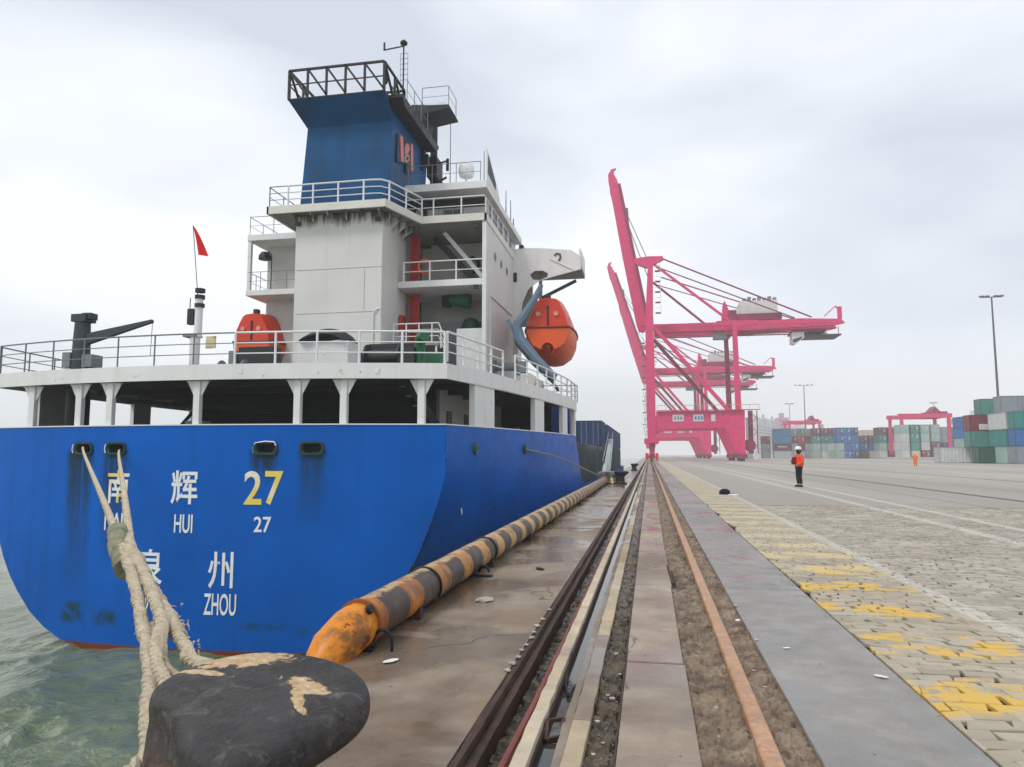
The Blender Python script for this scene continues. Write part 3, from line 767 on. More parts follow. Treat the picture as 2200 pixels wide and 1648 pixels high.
# line A from the outer chock, line B from the inner one
hA, hB = P(178, 962, Y=21.55), P(256, 968, Y=21.5)
jA, jB = depthpt(266, 1180, 4.75), depthpt(278, 1165, 4.85)
for nm, h_, mid, j_, lab in (('mooring_rope', hA, depthpt(226, 1085, 7.4), jA, 'tan mooring rope running from the outermost stern chock to the bollard'),
                            ('mooring_rope', hB, depthpt(268, 1070, 7.8), jB, 'tan mooring rope running from the second stern chock to the bollard')):
    rt = empty(nm, j_, lab, 'mooring rope', 'mooring ropes from the stern to the near bollard')
    pts = resample(rope_path([h_ + Vector((0, .5, .05)), h_, mid, j_], 60), 0.045)
    twisted(pts, 0.036, 4.0, 3, 6).build('rope_line', ROPE, rt, smooth=True)
    # eye: two legs that go round the bollard neck
    if nm and h_ is hA:
        legs = [[j_, depthpt(290,1260,4.1), depthpt(306,1345,3.6), depthpt(318,1400,3.25), depthpt(322,1470,2.95), depthpt(316,1560,2.66), depthpt(312,1640,2.46), (-1.80,2.2,.24), (-1.62,2.07,.2), (bx+.1,by-.3,.19), (bx+.28,by,.2), (bx+.16,by+.3,.25), (bx-.06,by+.42,.38), depthpt(356,1440,3.1), depthpt(345,1330,3.6), depthpt(300,1215,4.45), j_]]
    else:
        legs = [[j_, depthpt(305,1225,4.5), depthpt(350,1300,3.95), depthpt(372,1350,3.6), depthpt(402,1395,3.3), depthpt(425,1425,3.05), (bx+.12,by+.36,.45), (bx+.25,by+.16,.36), (bx+.25,by-.15,.31), (bx,by-.33,.30), (bx-.27,by-.27,.32), (bx-.33,by-.02,.36), (bx-.33,by+.22,.42), depthpt(338,1430,3.05), depthpt(338,1370,3.35), depthpt(352,1320,3.75), depthpt(310,1240,4.3), j_]]
    for lg in legs:
        pts = resample(rope_path(lg, 30), 0.018)
        twisted(pts, 0.034, 6.5, 3, 7, lump=0.35).build('eye_loop', ROPE, rt, smooth=True)
# splice bulges and frayed yarn at the eyes, canvas chafe sleeve
rt = bpy.data.objects['mooring_rope']
for lo in (((276,1180),4.7,(312,1240),4.35,.054),((335,1285),4.0,(388,1370),3.5,.046),((330,1345),3.7,(325,1440),3.1,.040)):
    a, da, b, db, rr_ = lo
    pts = resample(rope_path([depthpt(*a, da), depthpt((a[0]+b[0])/2,(a[1]+b[1])/2,(da+db)/2), depthpt(*b, db)], 30), 0.02)
    mbx = MB(); mbx.tube(pts, rr_, 12, rr=[rr_*(0.8+0.35*mn.noise(p*14)+.25*math.sin(math.pi*i/len(pts))) for i, p in enumerate(pts)])
    mbx.build('splice', ROPE, rt, smooth=True)
pts = resample(rope_path([depthpt(252,1140,5.15), depthpt(258,1180,4.9), depthpt(272,1222,4.65)], 20), 0.03)
MB().tube(pts, .07, 12, rr=[.075*(1+0.3*mn.noise(p*11)) for p in pts]).build('chafe_sleeve', SLEEVE, rt, smooth=True)
fz = MB(); rn = random.Random(5)
for i in range(60):
    a = rn.choice([((300,1200),4.5,(385,1360),3.5),((290,1240),4.2,(318,1400),3.2),((385,1300),3.7,(430,1400),3.2),((310,1350),3.5,(350,1450),2.95)])
    t = rn.random(); p = depthpt(a[0][0]+(a[2][0]-a[0][0])*t, a[0][1]+(a[2][1]-a[0][1])*t, a[1]+(a[3]-a[1])*t)
    d = Vector((rn.gauss(0,1), rn.gauss(0,.6), rn.gauss(0,1))).normalized()
    p += d*.02; fz.tube([p, p+d*.02+Vector((0,0,-.003)), p+d*rn.uniform(.02,.036)+Vector((rn.uniform(-.01,.01),0,-.014))], .0028, 4, rr=[.004,.003,.0015])
fz.build('frayed_yarn', ROPE, rt)['kind'] = 'stuff'

# ------------------------------------------------------------------ striped pipe along the quay edge
pr = empty('edge_pipe', (-2.18, 5.1, 0), 'long yellow and black striped steel pipe guarding the quay edge', 'edge guard')
rp = .17; ys = [5.02, 5.06, 5.16, 5.4] + [5.6+.4*i for i in range(84)]
pts = [(-2.33,4.93,-.10), (-2.27,5.03,.06), (-2.21,5.2,.155)] + [(-2.18 + .004*mn.noise(Vector((0,y,0))), y, .185) for y in ys[3:]]
rr = [.14, .165, .17] + [rp*(1+.02*mn.noise(Vector((3,y*2,0)))) for y in ys[3:]]
MB().tube(pts, rp, 24, rr=rr).build('pipe', PIPE, pr, smooth=True)
MB().tube([(-2.18,5.29,.185),(-2.18,5.325,.185)], .182, 24).build('pipe_collar', paint('collar_rust', (.30,.09,.02), .5, .3), pr, smooth=True)
MB().tube([(-2.09,5.24,.30),(-2.055,5.235,.315)], .035, 12).build('shoe_bolt', BLACK, pr)
for y in [6.3 + 3.05*i for i in range(11)]: MB().box(-2.27, -2.02, y, y+.07, -.001, .10).build('pipe_saddle', RUSTD, pr)
for y in (9.5, 6.9): MB().tube([(-2.18+.178*math.cos(a)*1.0, y, .185+.178*math.sin(a)) for a in [i*math.pi/12 - .6 for i in range(16)]], .012, 6).build('pipe_strap', BLACK, pr)
# mooring eye bolts beside the pipe
q = P(846, 1400, Z=0)
e1 = empty('eye_bolt', (q.x-.07, q.y, 0), 'black bent iron ring bolt standing on the slab beside the yellow pipe end', 'ring bolt')
MB().tube([(q.x-.09+.075*math.cos(a), q.y, .06+.095*math.sin(a)) for a in [math.pi-i*math.pi/10 for i in range(11)]] + [(q.x-.015,q.y,-.01)], .013, 8).build('ring', BLACK, e1, smooth=True)
MB().box(q.x-.26,q.x-.15,q.y-.05,q.y+.05,0,.02).cyl(q.x-.2,q.y,.02,.13,.022,8).cyl(q.x-.2,q.y,.13,.16,.035,8).build('anchor_bolt', BLACK, e1)
q = P(1040, 1238, Z=0)
tag(MB().tube([(q.x+.06*math.cos(a), q.y, .05+.07*math.sin(a)) for a in [math.pi-i*math.pi/10 for i in range(11)]], .014, 8).cyl(q.x-.13,q.y,0,.1,.02,8).box(q.x-.18,q.x+.1,q.y-.04,q.y+.04,0,.015).build('eye_bolt', BLACK, smooth=True),
    'small black ring bolt beside the pipe at the puddle', 'ring bolt')
q = P(1160, 1224, Z=0); litter('rope_scrap', q.x, q.y, .03, 'dark scrap of rope on the slab beyond the puddle', 'rope scrap', BLACK, .6, 2.5, 2.6)
# steel hook lying in the trench water
tag(MB().tube([(-.585,5.15,-.03),(-.575,4.95,-.06),(-.53,4.7,-.06),(-.49,4.85,-.03)], .009, 6).build('steel_hook', BLACK, smooth=True), 'thin black steel hook leaning in the water filled trench', 'hook')
tag(MB().bar((-.585,4.15,-.02),(-.50,4.2,-.02),.02).bar((-.50,4.2,-.02),(-.49,4.02,-.05),.02).bar((-.585,4.15,-.02),(-.57,3.98,-.06),.02).bar((-.57,3.98,-.06),(-.49,4.02,-.05),.02).build('steel_bracket', RUSTD), 'rusty square steel bracket fallen into the trench water', 'bracket')
# thin red mark, loose bar beside rail
tag(MB().tube([(.205,9.9,.004),(.215,9.2,.004),(.24,8.5,.006),(.255,8.5,.006),(.25,9.4,.006)], .012, 6).build('wire_loop', RUSTD), 'rusty looped wire lying between the slab and the crane rail', 'wire')

# ------------------------------------------------------------------ bollards further along
def far_bollard(x, y, label):
    b = empty('bollard', (x, y, 0), label, 'bollard', 'black bollards further along the quay')
    MB().box(x-.32,x+.32,y-.32,y+.32,0,.06).build('base_plate', BLACK, b)
    rings = [sup(x,y,.25,.25,.06,24), sup(x,y,.22,.22,.14,24), sup(x,y,.2,.2,.35,24), sup(x+.02,y,.27,.24,.45,24), sup(x+.05,y,.36,.28,.52,24), sup(x+.05,y,.36,.28,.6,24), sup(x+.05,y,.28,.2,.64,24)]
    MB().loft(rings).build('bollard_casting', paint('bollard_black', (0.02,0.018,0.017), .55, .4, .2, (0.09,0.04,0.02)), b, smooth=True)
    return b
far_bollard(-1.42, 36.2, 'black bollard heaped round with grey rope at the end of the striped pipe')
far_bollard(-1.35, 66.0, 'small black bollard beside the red buffer near the foot of the crane')
hp = empty('rope_heap', (-2.05,36.3,0), 'tangled heap of grey rope between the striped pipe and the black bollard', 'rope heap')
mb = MB(); rn = random.Random(2)
c_ = Vector((-2.05,36.3,.3)); pts = []
for i in range(160):
    a = i*.42; r_ = .22 + .13*math.sin(i*.37); pts.append(c_ + Vector((math.cos(a)*r_*1.35, math.sin(a)*r_, .26*math.sin(i*.23+1) + .05*rn.random())))
mb.tube(pts, .045, 6).build('rope_coil', ROPEG, hp, smooth=True)
mb = MB(); pts = [(-2.0+.1*math.sin(i*.9), 36.2+.1*math.cos(i*.9), .62+.012*i) for i in range(20)]
mb.tube([(-2.22,36.2,.3),(-2.2,36.2,.75),(-2.16,36.2,1.0)], .09, 8, rr=[.11,.1,.07]).build('white_bundle', PAPER, hp)
mb = MB(); mb.tube([(-1.85,35.9,.3),(-1.8,35.8,.1),(-1.78,35.75,0.02)], .07, 8).build('yellow_rope_end', paint('yellow_rope', (.55,.45,.18), .8), hp)

# ------------------------------------------------------------------ water
wx0, wx1, wy0, wy1 = -62.0, EDGE - 0.01, 1.0, 80.0
def wave(x, y):
    v = Vector((x*.22, y*.16, 0))
    h = .15*mn.noise(v) + .13*mn.noise(Vector((x*.75+3, y*.45, 1.7)))
    r1 = 1 - abs(mn.noise(Vector((x*1.15, y*.7+8, 4.1))))*2
    h += .10*r1 + .045*mn.noise(Vector((x*2.6, y*1.8, 9.1)))
    return h
mb = MB(); xs = []; x = wx1
while x > -26: xs.append(x); x -= .075 if x > -14 else .16
while x > wx0: xs.append(x); x -= .8
ysw = []; y = wy0
while y < 22.4: ysw.append(y); y += .09
while y < wy1: ysw.append(y); y += .9
n_ = len(xs)
mb.v = [(x, y, WZ + wave(x, y)) for y in ysw for x in xs]
mb.f = [(j*n_+i, j*n_+i+1, (j+1)*n_+i+1, (j+1)*n_+i) for j in range(len(ysw)-1) for i in range(n_-1)]
mb.mi = [0]*len(mb.f)
wo_ = mb.build('water', WATER, smooth=False, fix=False); struct(wo_)
wo_.data.polygons.foreach_set('use_smooth', [True]*len(wo_.data.polygons)); wo_.data.flip_normals()
struct(MB().box(-690, EDGE-.02, -59, 1240, -10, WZ-.35).build('sea', WATER))
# ------------------------------------------------------------------ the cargo ship
SX = -15.15
HB = 8.65
ship = empty('cargo_ship', (SX, 22, WZ), 'blue hulled cargo ship moored at the quay with white deckhouse and tall blue funnel', 'ship')
H0 = [(2.42,8.65),(1.6,8.67),(0.8,8.65),(-.09,8.43),(-.8,8.20),(-1.6,7.91),(-2.2,7.60),(-2.75,7.23),(-3.3,6.75),(-3.95,6.05),(-4.4,5.35),(-4.72,4.65),(-4.95,3.75),(-5.2,2.00),(-5.35,0.90)]
def interp(tab, z):
    for (z1,h1),(z2,h2) in zip(tab, tab[1:]):
        if z >= z2:
            t = (z1-z)/(z1-z2); return h1+(h2-h1)*max(0,t)
    return tab[-1][1]
def Yt(x): return 21.5 + 1.2*((x-SX)/HB)**2
def halfb(z, y):
    h0 = interp(H0, z); yc = 22.7
    t = min(1, max(0, (y-yc)/(40-yc))); ts = t*(2-t)*.55 + t*.45
    fl = 11.0 - (0.0 if z > -2 else (abs(z+2)/3.35)**2*1.2)
    return h0 + (fl-h0)*ts
zs = [a for a, _ in H0]
# transom with openings for the four chocks
HOLES = [(-19.11,1.63),(-17.72,1.63),(-12.24,1.67),(-10.71,1.65)]
HW, HH = 0.34, 0.17
uxs = sorted(set([SX + HB*i/12*s for i in range(13) for s in (-1,1)] + [h[0]+s*HW for h in HOLES for s in (-1,1)]))
uxs = [u for u in uxs if abs(u-SX) <= HB+.001]
uxs = [u for i, u in enumerate(uxs) if i == 0 or u-uxs[i-1] > .02]
zt = sorted(set(zs + [1.65+HH, 1.65-HH]), reverse=True)
tm = MB(); vid = {}
def tv(u, z):
    h = interp(H0, z)
    x = SX + max(-h, min(h, u-SX)); k = (round(x,4), round(z,4))
    if k not in vid: vid[k] = len(tm.v); tm.v.append((x, Yt(x), z))
    return vid[k]
for a, b in zip(uxs, uxs[1:]):
    for c, d in zip(zt, zt[1:]):
        if any(abs((a+b)/2-hx) < HW and abs((c+d)/2-1.65) < HH for hx, _ in HOLES): continue
        q = [tv(a,c), tv(b,c), tv(b,d), tv(a,d)]; q2 = []
        for i in q:
            if i not in q2: q2.append(i)
        if len(q2) > 2: tm.f.append(tuple(q2)); tm.mi.append(0)
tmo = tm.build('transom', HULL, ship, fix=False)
# side shell, both sides, one mesh
sh = MB()
stat = [22.7,23.2,24,25,26.5,28,30,32,34,36,38,40,41.6,43,45,47,60,90,120,132,140,146]
def topz(y): return 2.42 + .10*min(1,(y-22.7)/18) if y <= 41.6 else (2.5 - 2.9*min(1,(y-41.6)/4)) if y < 45.7 else -0.4
for s_ in (-1, 1):
    rings = []
    for y in stat:
        ring = []
        for i, z0 in enumerate(zs):
            z = zs[-1] + (z0-zs[-1])*(topz(y)-zs[-1])/(zs[0]-zs[-1])
            h = halfb(z, y) if y > 22.7 else interp(H0, z0)
            if y <= 22.7: z = z0
            if y > 120: h *= max(0.02, 1-((y-120)/26.5)**2)
            ring.append((SX+s_*h, y, z))
        ring.append((SX, y, -5.5)); rings.append(ring)
    sh.loft(rings, close=False, capa=False, capb=False)
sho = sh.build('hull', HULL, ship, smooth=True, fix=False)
# cap rail of the bulwark: white edge
cap = MB(); pts = [(SX+8.5*math.cos(0), 0, 0)]
ring = []
path = [(SX-halfb(2.42,y), y, topz(y)) for y in (41.6,38,34,30,26.5,24,22.7)] + [(x, Yt(x), 2.42) for x in [SX-HB+2*HB*i/24 for i in range(25)]] + [(SX+halfb(2.42,y), y, topz(y)) for y in (22.7,24,26.5,30,34,38,41.6)]
rings = []
for i, p in enumerate(path):
    p = Vector(p); d = (Vector(path[min(i+1,len(path)-1)])-Vector(path[max(i-1,0)])); d.z = 0; d.normalize(); n_ = Vector((-d.y, d.x, 0))
    rings.append([tuple(p+n_*-.03+Vector((0,0,-.01))), tuple(p+n_*.14+Vector((0,0,-.01))), tuple(p+n_*.14+Vector((0,0,.03))), tuple(p+n_*-.03+Vector((0,0,.03)))])
cap.loft(rings).build('bulwark_cap', WHITE2, ship)
# main deck
def deck_outline(off=0.0, y1=41.6, z=0, n=12):
    out = [(SX-halfb(2.42,y)+off, y) for y in (y1,38,34,30,26.5,24)] + [(SX-HB+off+(2*HB-2*off)*i/n, Yt(SX-HB+off+(2*HB-2*off)*i/n)+off) for i in range(n+1)] + [(SX+halfb(2.42,y)-off, y) for y in (24,26.5,30,34,38,y1)]
    return out
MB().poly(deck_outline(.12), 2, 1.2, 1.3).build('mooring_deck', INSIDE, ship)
# poop deck with its white fascia
def pd(off, z0, z1, m, nm, y1=41.8):
    return MB().poly(deck_outline(off, y1), 2, z0, z1).build(nm, m, ship)
FZ0, FZ1 = 3.92, 4.40
fas = MB(); rings = []
path2 = [(x, y, 0) for x, y in deck_outline(-.05, 41.8, n=30)]
for i, p in enumerate(path2):
    p = Vector(p); d = (Vector(path2[min(i+1,len(path2)-1)])-Vector(path2[max(i-1,0)])); d.normalize(); n_ = Vector((-d.y, d.x, 0))
    k = 0.0
    rings.append([tuple(p+Vector((0,0,FZ0-k))), tuple(p+n_*.10+Vector((0,0,FZ0-k))), tuple(p+n_*.10+Vector((0,0,FZ1+.03))), tuple(p+Vector((0,0,FZ1+.03)))])
fas.loft(rings).build('deck_fascia', WHITE, ship)
DSOF = paint('soffit_painted_shade', (0.075,0.075,0.072), .7, .2)  # darker soffit colour with the under-deck shade painted in
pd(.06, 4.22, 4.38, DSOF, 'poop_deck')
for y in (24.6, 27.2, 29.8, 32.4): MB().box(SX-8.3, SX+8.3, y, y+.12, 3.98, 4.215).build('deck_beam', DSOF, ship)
# posts carrying the poop deck at the stern
def post(x, y=None):
    y = Yt(x) + .12 if y is None else y
    m = MB().box(x-.12, x+.12, y, y+.2, 2.40, 3.92)
    m.poly([(x-.12,3.35),(x-.42,3.915),(x-.12,3.915)], 1, y+.07, y+.11)
    m.poly([(x+.12,3.35),(x+.42,3.915),(x+.12,3.915)], 1, y+.07, y+.11)
    m.box(x-.4,x+.4,y+.02,y+.16,3.87,3.918)
    m.build('deck_post', WHITE, ship, bevel=.03)
for x in (-21.95,-19.62,-18.25,-14.82,-11.32,-9.80,-7.32): post(x)
def sidewall(y0, y1, z0, z1, side=1, nm='side_post', m=WHITE):
    a = SX+side*halfb(2.42,y0); b = SX+side*halfb(2.42,y1)
    MB()._a([(a,y0,z0),(b,y1,z0),(b-.22*side,y1,z0),(a-.22*side,y0,z0),(a,y0,z1),(b,y1,z1),(b-.22*side,y1,z1),(a-.22*side,y0,z1)],
            [(0,3,2,1),(4,5,6,7),(0,1,5,4),(1,2,6,5),(2,3,7,6),(3,0,4,7)]).build(nm, m, ship, bevel=.02)
for s_ in (1,-1):
    for a, b in ((24.9,26.7),(31.7,33.2),(37.2,38.4),(41.2,41.75)): sidewall(a, b, 2.46, 4.12, s_)
    # rounded gussets in the openings
    for a, b in ((26.7,27.3),(33.2,33.7),(31.2,31.7),(36.8,37.2)): sidewall(a, b, 3.98, 4.1, s_, 'gusset')
    # deep side fascia
    p0 = MB(); rings = []
    for y in (24.0,24.6,26,28,30,32,34,36,38,40,41.8):
        x = SX+s_*(halfb(2.42,y)+.055); zb = 3.925 if y < 24.3 else 3.95
        rings.append([(x,y,zb),(x-.1*s_,y,zb),(x-.1*s_,y,4.5),(x,y,4.5)])
    p0.loft(rings).build('side_fascia', WHITE, ship)
# dark steel column seen through the openings (foot of the deck crane)
MB().cyl(-22.0, 24.6, 1.3, 4.2, .42, 18).build('crane_pedestal', paint('pedestal_green_black', (0.02,0.03,0.03), .5), ship, smooth=True)
# machinery house on the mooring deck
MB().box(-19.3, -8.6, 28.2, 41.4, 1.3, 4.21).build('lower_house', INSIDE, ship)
MB().box(-8.6, -8.45, 28.6, 41.4, 1.3, 4.21).build('lower_house_side', HOUSEW, ship)
for y in (29.6, 32.6, 35.2): 
    MB().box(-8.45, -8.40, y, y+.75, 1.5, 3.3).build('side_door', paint('door_brown', (0.12,0.10,0.085), .5), ship)
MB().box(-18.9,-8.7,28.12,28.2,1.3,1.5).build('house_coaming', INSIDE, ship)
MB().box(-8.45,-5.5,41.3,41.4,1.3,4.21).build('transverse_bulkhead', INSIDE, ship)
MB().tube([(-7.0,38.5,1.3),(-7.0,38.5,2.9)],.3,12,rr=[.3,.12]).build('capstan', GREYM, ship, smooth=True)
MB().tube([(-6.4,39.6,3.0),(-6.1,39.6,3.15)],.42,16).build('coiled_hose', DARKST, ship, smooth=True)
# stairway seen in the side opening
st = MB().bar((-8.2,23.9,3.95),(-6.9,25.4,1.4),.1,.32).build('stair_stringer', BLACK, ship)
for i in range(8):
    t = i/7; MB().box(-8.2+1.3*t-.35,-8.2+1.3*t+.05,23.9+1.5*t,23.9+1.5*t+.25,3.8-2.3*t,3.84-2.3*t).build('stair_step', GREYM, ship)
MB().bar((-8.6,25.2,3.95),(-7.4,26.8,1.4),.08,.2).build('stair_stringer', GREYM, ship)
# winches under cover
def winch(x, y, z, m1, m2, s_=1.0, nm='mooring_winch'):
    w1 = MB().tube([(x-.7*s_,y,z+.55*s_),(x+.7*s_,y,z+.55*s_)], .28*s_, 16).tube([(x-.72*s_,y,z+.55*s_),(x-.66*s_,y,z+.55*s_)], .5*s_, 18).tube([(x+.66*s_,y,z+.55*s_),(x+.72*s_,y,z+.55*s_)], .5*s_, 18).build(nm, m1, ship, smooth=True)
    for nm_, b in (('winch_frame', MB().box(x-.85*s_,x-.74*s_,y-.45*s_,y+.45*s_,z,z+.7*s_)), ('winch_frame', MB().box(x+.74*s_,x+.85*s_,y-.45*s_,y+.45*s_,z,z+.7*s_)), ('winch_motor', MB().box(x+.86*s_,x+1.35*s_,y-.35*s_,y+.35*s_,z+.1,z+.85*s_))):
        mo = b.mesh(nm_, wloc(w1)); mo.materials.append(m2); link(nm_, mo, w1)
    return w1
winch(-16.2, 25.6, 1.3, DARKST, DARKST, 1.2); winch(-11.8, 25.4, 1.3, DARKST, DARKST, 1.2)
MB().box(-15.9,-15.2,22.6,23.1,1.3,2.62).build('deck_box', GREYM, ship, bevel=.02)
# overhead pipes and a slung gangway seen against the sky under the deck
MB().bar((-20.3,25.2,3.55),(-15.4,27.6,3.25),.22,.16).build('stowed_gangway', BLACK, ship)
MB().bar((-17.9,26.2,3.35),(-18.6,26.2,2.6),.1).build('gangway_hook', BLACK, ship)

# chocks
def rrect(hw, hh, r, n=5):
    out = []
    for cx, cz, a0 in ((hw-r,hh-r,0),(-hw+r,hh-r,90),(-hw+r,-hh+r,180),(hw-r,-hh+r,270)):
        for i in range(n+1):
            a = R(a0+90*i/n); out.append((cx+math.cos(a)*r, cz+math.sin(a)*r))
    return out
for hx, hzz in HOLES:
    yy = Yt(hx)
    def ringat(hw, hh, r, y): return [(hx+a, y + (Yt(hx+a)-yy), 1.65+b) for a, b in rrect(hw, hh, r)]
    lip = MB().loft([ringat(.40,.22,.16,yy-.005), ringat(.40,.22,.16,yy-.07), ringat(.35,.17,.13,yy-.075), ringat(.30,.135,.11,yy-.03), ringat(.29,.125,.10,yy+.12)], capa=False, capb=False)
    lo = lip.build('stern_chock', DGREEN, ship, smooth=True)
    ins = MB().loft([ringat(.33,.16,.12,yy+.11), ringat(.31,.15,.1,yy+.5)], capa=False); ins.build('chock_throat', DGREEN, ship, smooth=True)
    if hx == HOLES[2][0]:
        MB().tube([(hx-.385,yy-.085,1.52),(hx-.40,yy-.085,1.68),(hx-.33,yy-.085,1.83),(hx,yy-.085,1.875),(hx+.33,yy-.085,1.86),(hx+.40,yy-.085,1.74)], .022, 6).build('chock_paint_edge', LETW, ship)
    if hx in (HOLES[0][0], HOLES[1][0]):
        MB().tube([(hx-.36,yy-.08,1.80),(hx-.385,yy-.085,1.7),(hx-.385,yy-.085,1.6),(hx-.36,yy-.08,1.5)], .018, 6).build('chock_paint_edge', LETW, ship)
def side_chock(px, py, m):
    # where the photo shows it on the side shell
    y = 23.0
    for k in range(200):
        y = 23 + k*.1; q = P(px, py, Y=y)
        if q.x <= SX + halfb(q.z, y): break
    q = P(px, py, Y=y); x = SX+halfb(q.z, y)
    MB().tube([(x-.1,y,q.z),(x+.07,y,q.z)], .2, 16).build('side_chock', m, ship, smooth=True)
    MB().tube([(x+.06,y,q.z),(x+.075,y,q.z)], .13, 14).build('chock_throat', BLACK, ship)
    MB().box(x-.02,x+.05,y+.18,y+.36,q.z-.14,q.z+.16).build('chock_bracket', GREEN, ship)
    return Vector((x+.06, y, q.z))
sc1 = side_chock(1020, 963, GREEN); sc2 = side_chock(1125, 965, DGREEN)
for px, py, sz in ((990,1097,.13),(1062,1092,.1)):
    for k in range(200):
        y = 22.8 + k*.05; q = P(px, py, Y=y)
        if q.x <= SX + halfb(q.z, y): break
    x = SX+halfb(q.z, y)+.012
    MB().loft([[(x, y+sz*.7*math.cos(a)*(1+.2*math.sin(3*a)), q.z+sz*1.2*math.sin(a)) for a in [i*math.pi/6 for i in range(12)]], [(x+.01, y+sz*.65*math.cos(a), q.z+sz*1.1*math.sin(a)) for a in [i*math.pi/6 for i in range(12)]]]).build('paint_patch', LETW if px < 1000 else DGREEN, ship)

# lettering on the transom
def letters(txt, cx, cz, wd, ht, m, name='lettering', bold=0.0):
    cu = bpy.data.curves.new('txt', 'FONT'); cu.body = txt; cu.size = 1; cu.align_x = 'CENTER'; cu.extrude = 0.0; cu.offset = bold; cu.resolution_u = 4
    to = bpy.data.objects.new('txt', cu); COL.objects.link(to)
    dg = bpy.context.evaluated_depsgraph_get(); dg.update()
    me0 = bpy.data.meshes.new_from_object(to.evaluated_get(dg))
    bpy.data.objects.remove(to); bpy.data.curves.remove(cu)
    if len(me0.vertices) == 0: return None
    xs_ = [v.co.x for v in me0.vertices]; ys_ = [v.co.y for v in me0.vertices]
    x0, x1, y0, y1 = min(xs_), max(xs_), min(ys_), max(ys_)
    bm = bmesh.new(); bm.from_mesh(me0)
    bmesh.ops.triangulate(bm, faces=bm.faces)
    o_ = wloc(ship)
    for v in bm.verts:
        X = cx + ((v.co.x-x0)/(x1-x0)-.5)*wd; Z = cz + ((v.co.y-y0)/(y1-y0)-.5)*ht
        v.co = Vector((X-o_.x, Yt(X)-.022-o_.y, Z-o_.z))
    ex = bmesh.ops.extrude_face_region(bm, geom=bm.faces[:])
    for v in [g for g in ex['geom'] if isinstance(g, bmesh.types.BMVert)]: v.co.y += .02
    for f_ in bm.faces: f_.smooth = False
    bmesh.ops.recalc_face_normals(bm, faces=bm.faces)
    me = bpy.data.meshes.new(name); bm.to_mesh(me); bm.free(); me.materials.append(m)
    return link(name, me, ship)
letters('南', -17.56, .38, .86, 1.12, LETY, bold=.012)
letters('辉', -15.02, .38, .96, 1.10, LETW, bold=.012)
for ch, cx in (('2', -12.62), ('7', -11.92)): letters(ch, cx, .38, .60, 1.08, LETY, bold=.014)
letters('NAN', -17.55, -.78, .98, .58, LETW, bold=.01)
letters('HUI', -15.0, -.80, .66, .60, LETW, bold=.01)
letters('27', -12.26, -.79, .58, .50, LETW, bold=.012)
letters('泉', -16.15, -2.22, .92, 1.16, LETW, bold=.012)
letters('州', -13.62, -2.25, .86, 1.16, LETW, bold=.012)
letters('QUAN', -16.25, -3.33, 1.1, .66, LETW, bold=.01)
letters('ZHOU', -13.60, -3.33, 1.10, .68, LETW, bold=.01)

# railings
def railing(path, h=1.05, nb=3, sp=1.5, m=WHITE2, r=.022, rp_=.028, posts=True, name='railing'):
    path = [Vector(p) for p in path]
    mb_ = MB()
    for k in range(nb):
        zo = h*(k+1)/nb; rr_ = r*1.25 if k == nb-1 else r*.8
        mb_.tube([p+Vector((0,0,zo)) for p in path], rr_, 6)
    ro = mb_.build(name, m, ship, smooth=True)
    # posts
    seg = []; tot = 0
    for a, b in zip(path, path[1:]): seg.append((tot, a, b)); tot += (b-a).length
    n_ = max(1, round(tot/sp)); pm = MB().tube([(0,0,0),(0,0,h)], rp_, 6).mesh('railing_post'); pm.materials.append(m)
    for i in range(n_+1):
        t = tot*i/n_; s0 = [s for s in seg if s[0] <= t+1e-6][-1]; d = (s0[2]-s0[1]); L_ = d.length
        p = s0[1] + d*min(1, (t-s0[0])/L_)
        link('railing_post', pm, ro, loc=p - wloc(ship))
    return ro
sternp = [(x, Yt(x)+.02, 4.43) for x in [SX-HB+.05+(2*HB-.1)*i/20 for i in range(21)]]
railing(sternp[:13], 1.05, 3, 1.4, GREYST)
railing(sternp[12:], 1.05, 3, 1.55, WHITE2, .03, .045)
railing([(SX+halfb(2.42,y)-.02, y, 4.5) for y in (22.8,24,26,27.6)], 1.0, 3, 1.2, WHITE2, .03, .045)
railing([(SX+halfb(2.42,y)-.02, y, 4.5) for y in (29,31,33,35,37,39,41.7)], 1.0, 3, 1.6, WHITE2, .028, .04)
railing([(SX-halfb(2.42,y)+.02, y, 4.45) for y in (22.8,26,30,34,38,41.7)], 1.0, 3, 1.6, GREYST)
railing([(-4.05,41.7,4.45),(-8,41.7,4.45)], 1.0, 3, 1.3, GREYST)
# bulwark panels along the side behind the rails
MB().box(-8.0,-7.9,34.8,41.5,4.4,5.3).build('side_bulwark', WHITE, ship)

# ------------ casing, decks and house
CX0, CX1, CY0, CY1 = -17.2, -12.62, 32.6, 36.2
cs = MB().box(CX0, CX1, CY0, CY1, 4.4, 13.35).build('engine_casing', CASING, ship, bevel=.03)
for z, a, b in ((10.55, CX0+.1, CX1-.02), (8.35, CX0+.15, CX1-.4)): MB().box(a, b, CY0-.015, CY0-.001, z, z+.03).build('weld_seam', paint('seam', (0.5,0.5,0.47), .6), ship)
MB().box(CX1-.9, CX1-.87, CY0-.015, CY0-.001, 8.4, 10.5).build('weld_seam', MATS['seam'], ship)
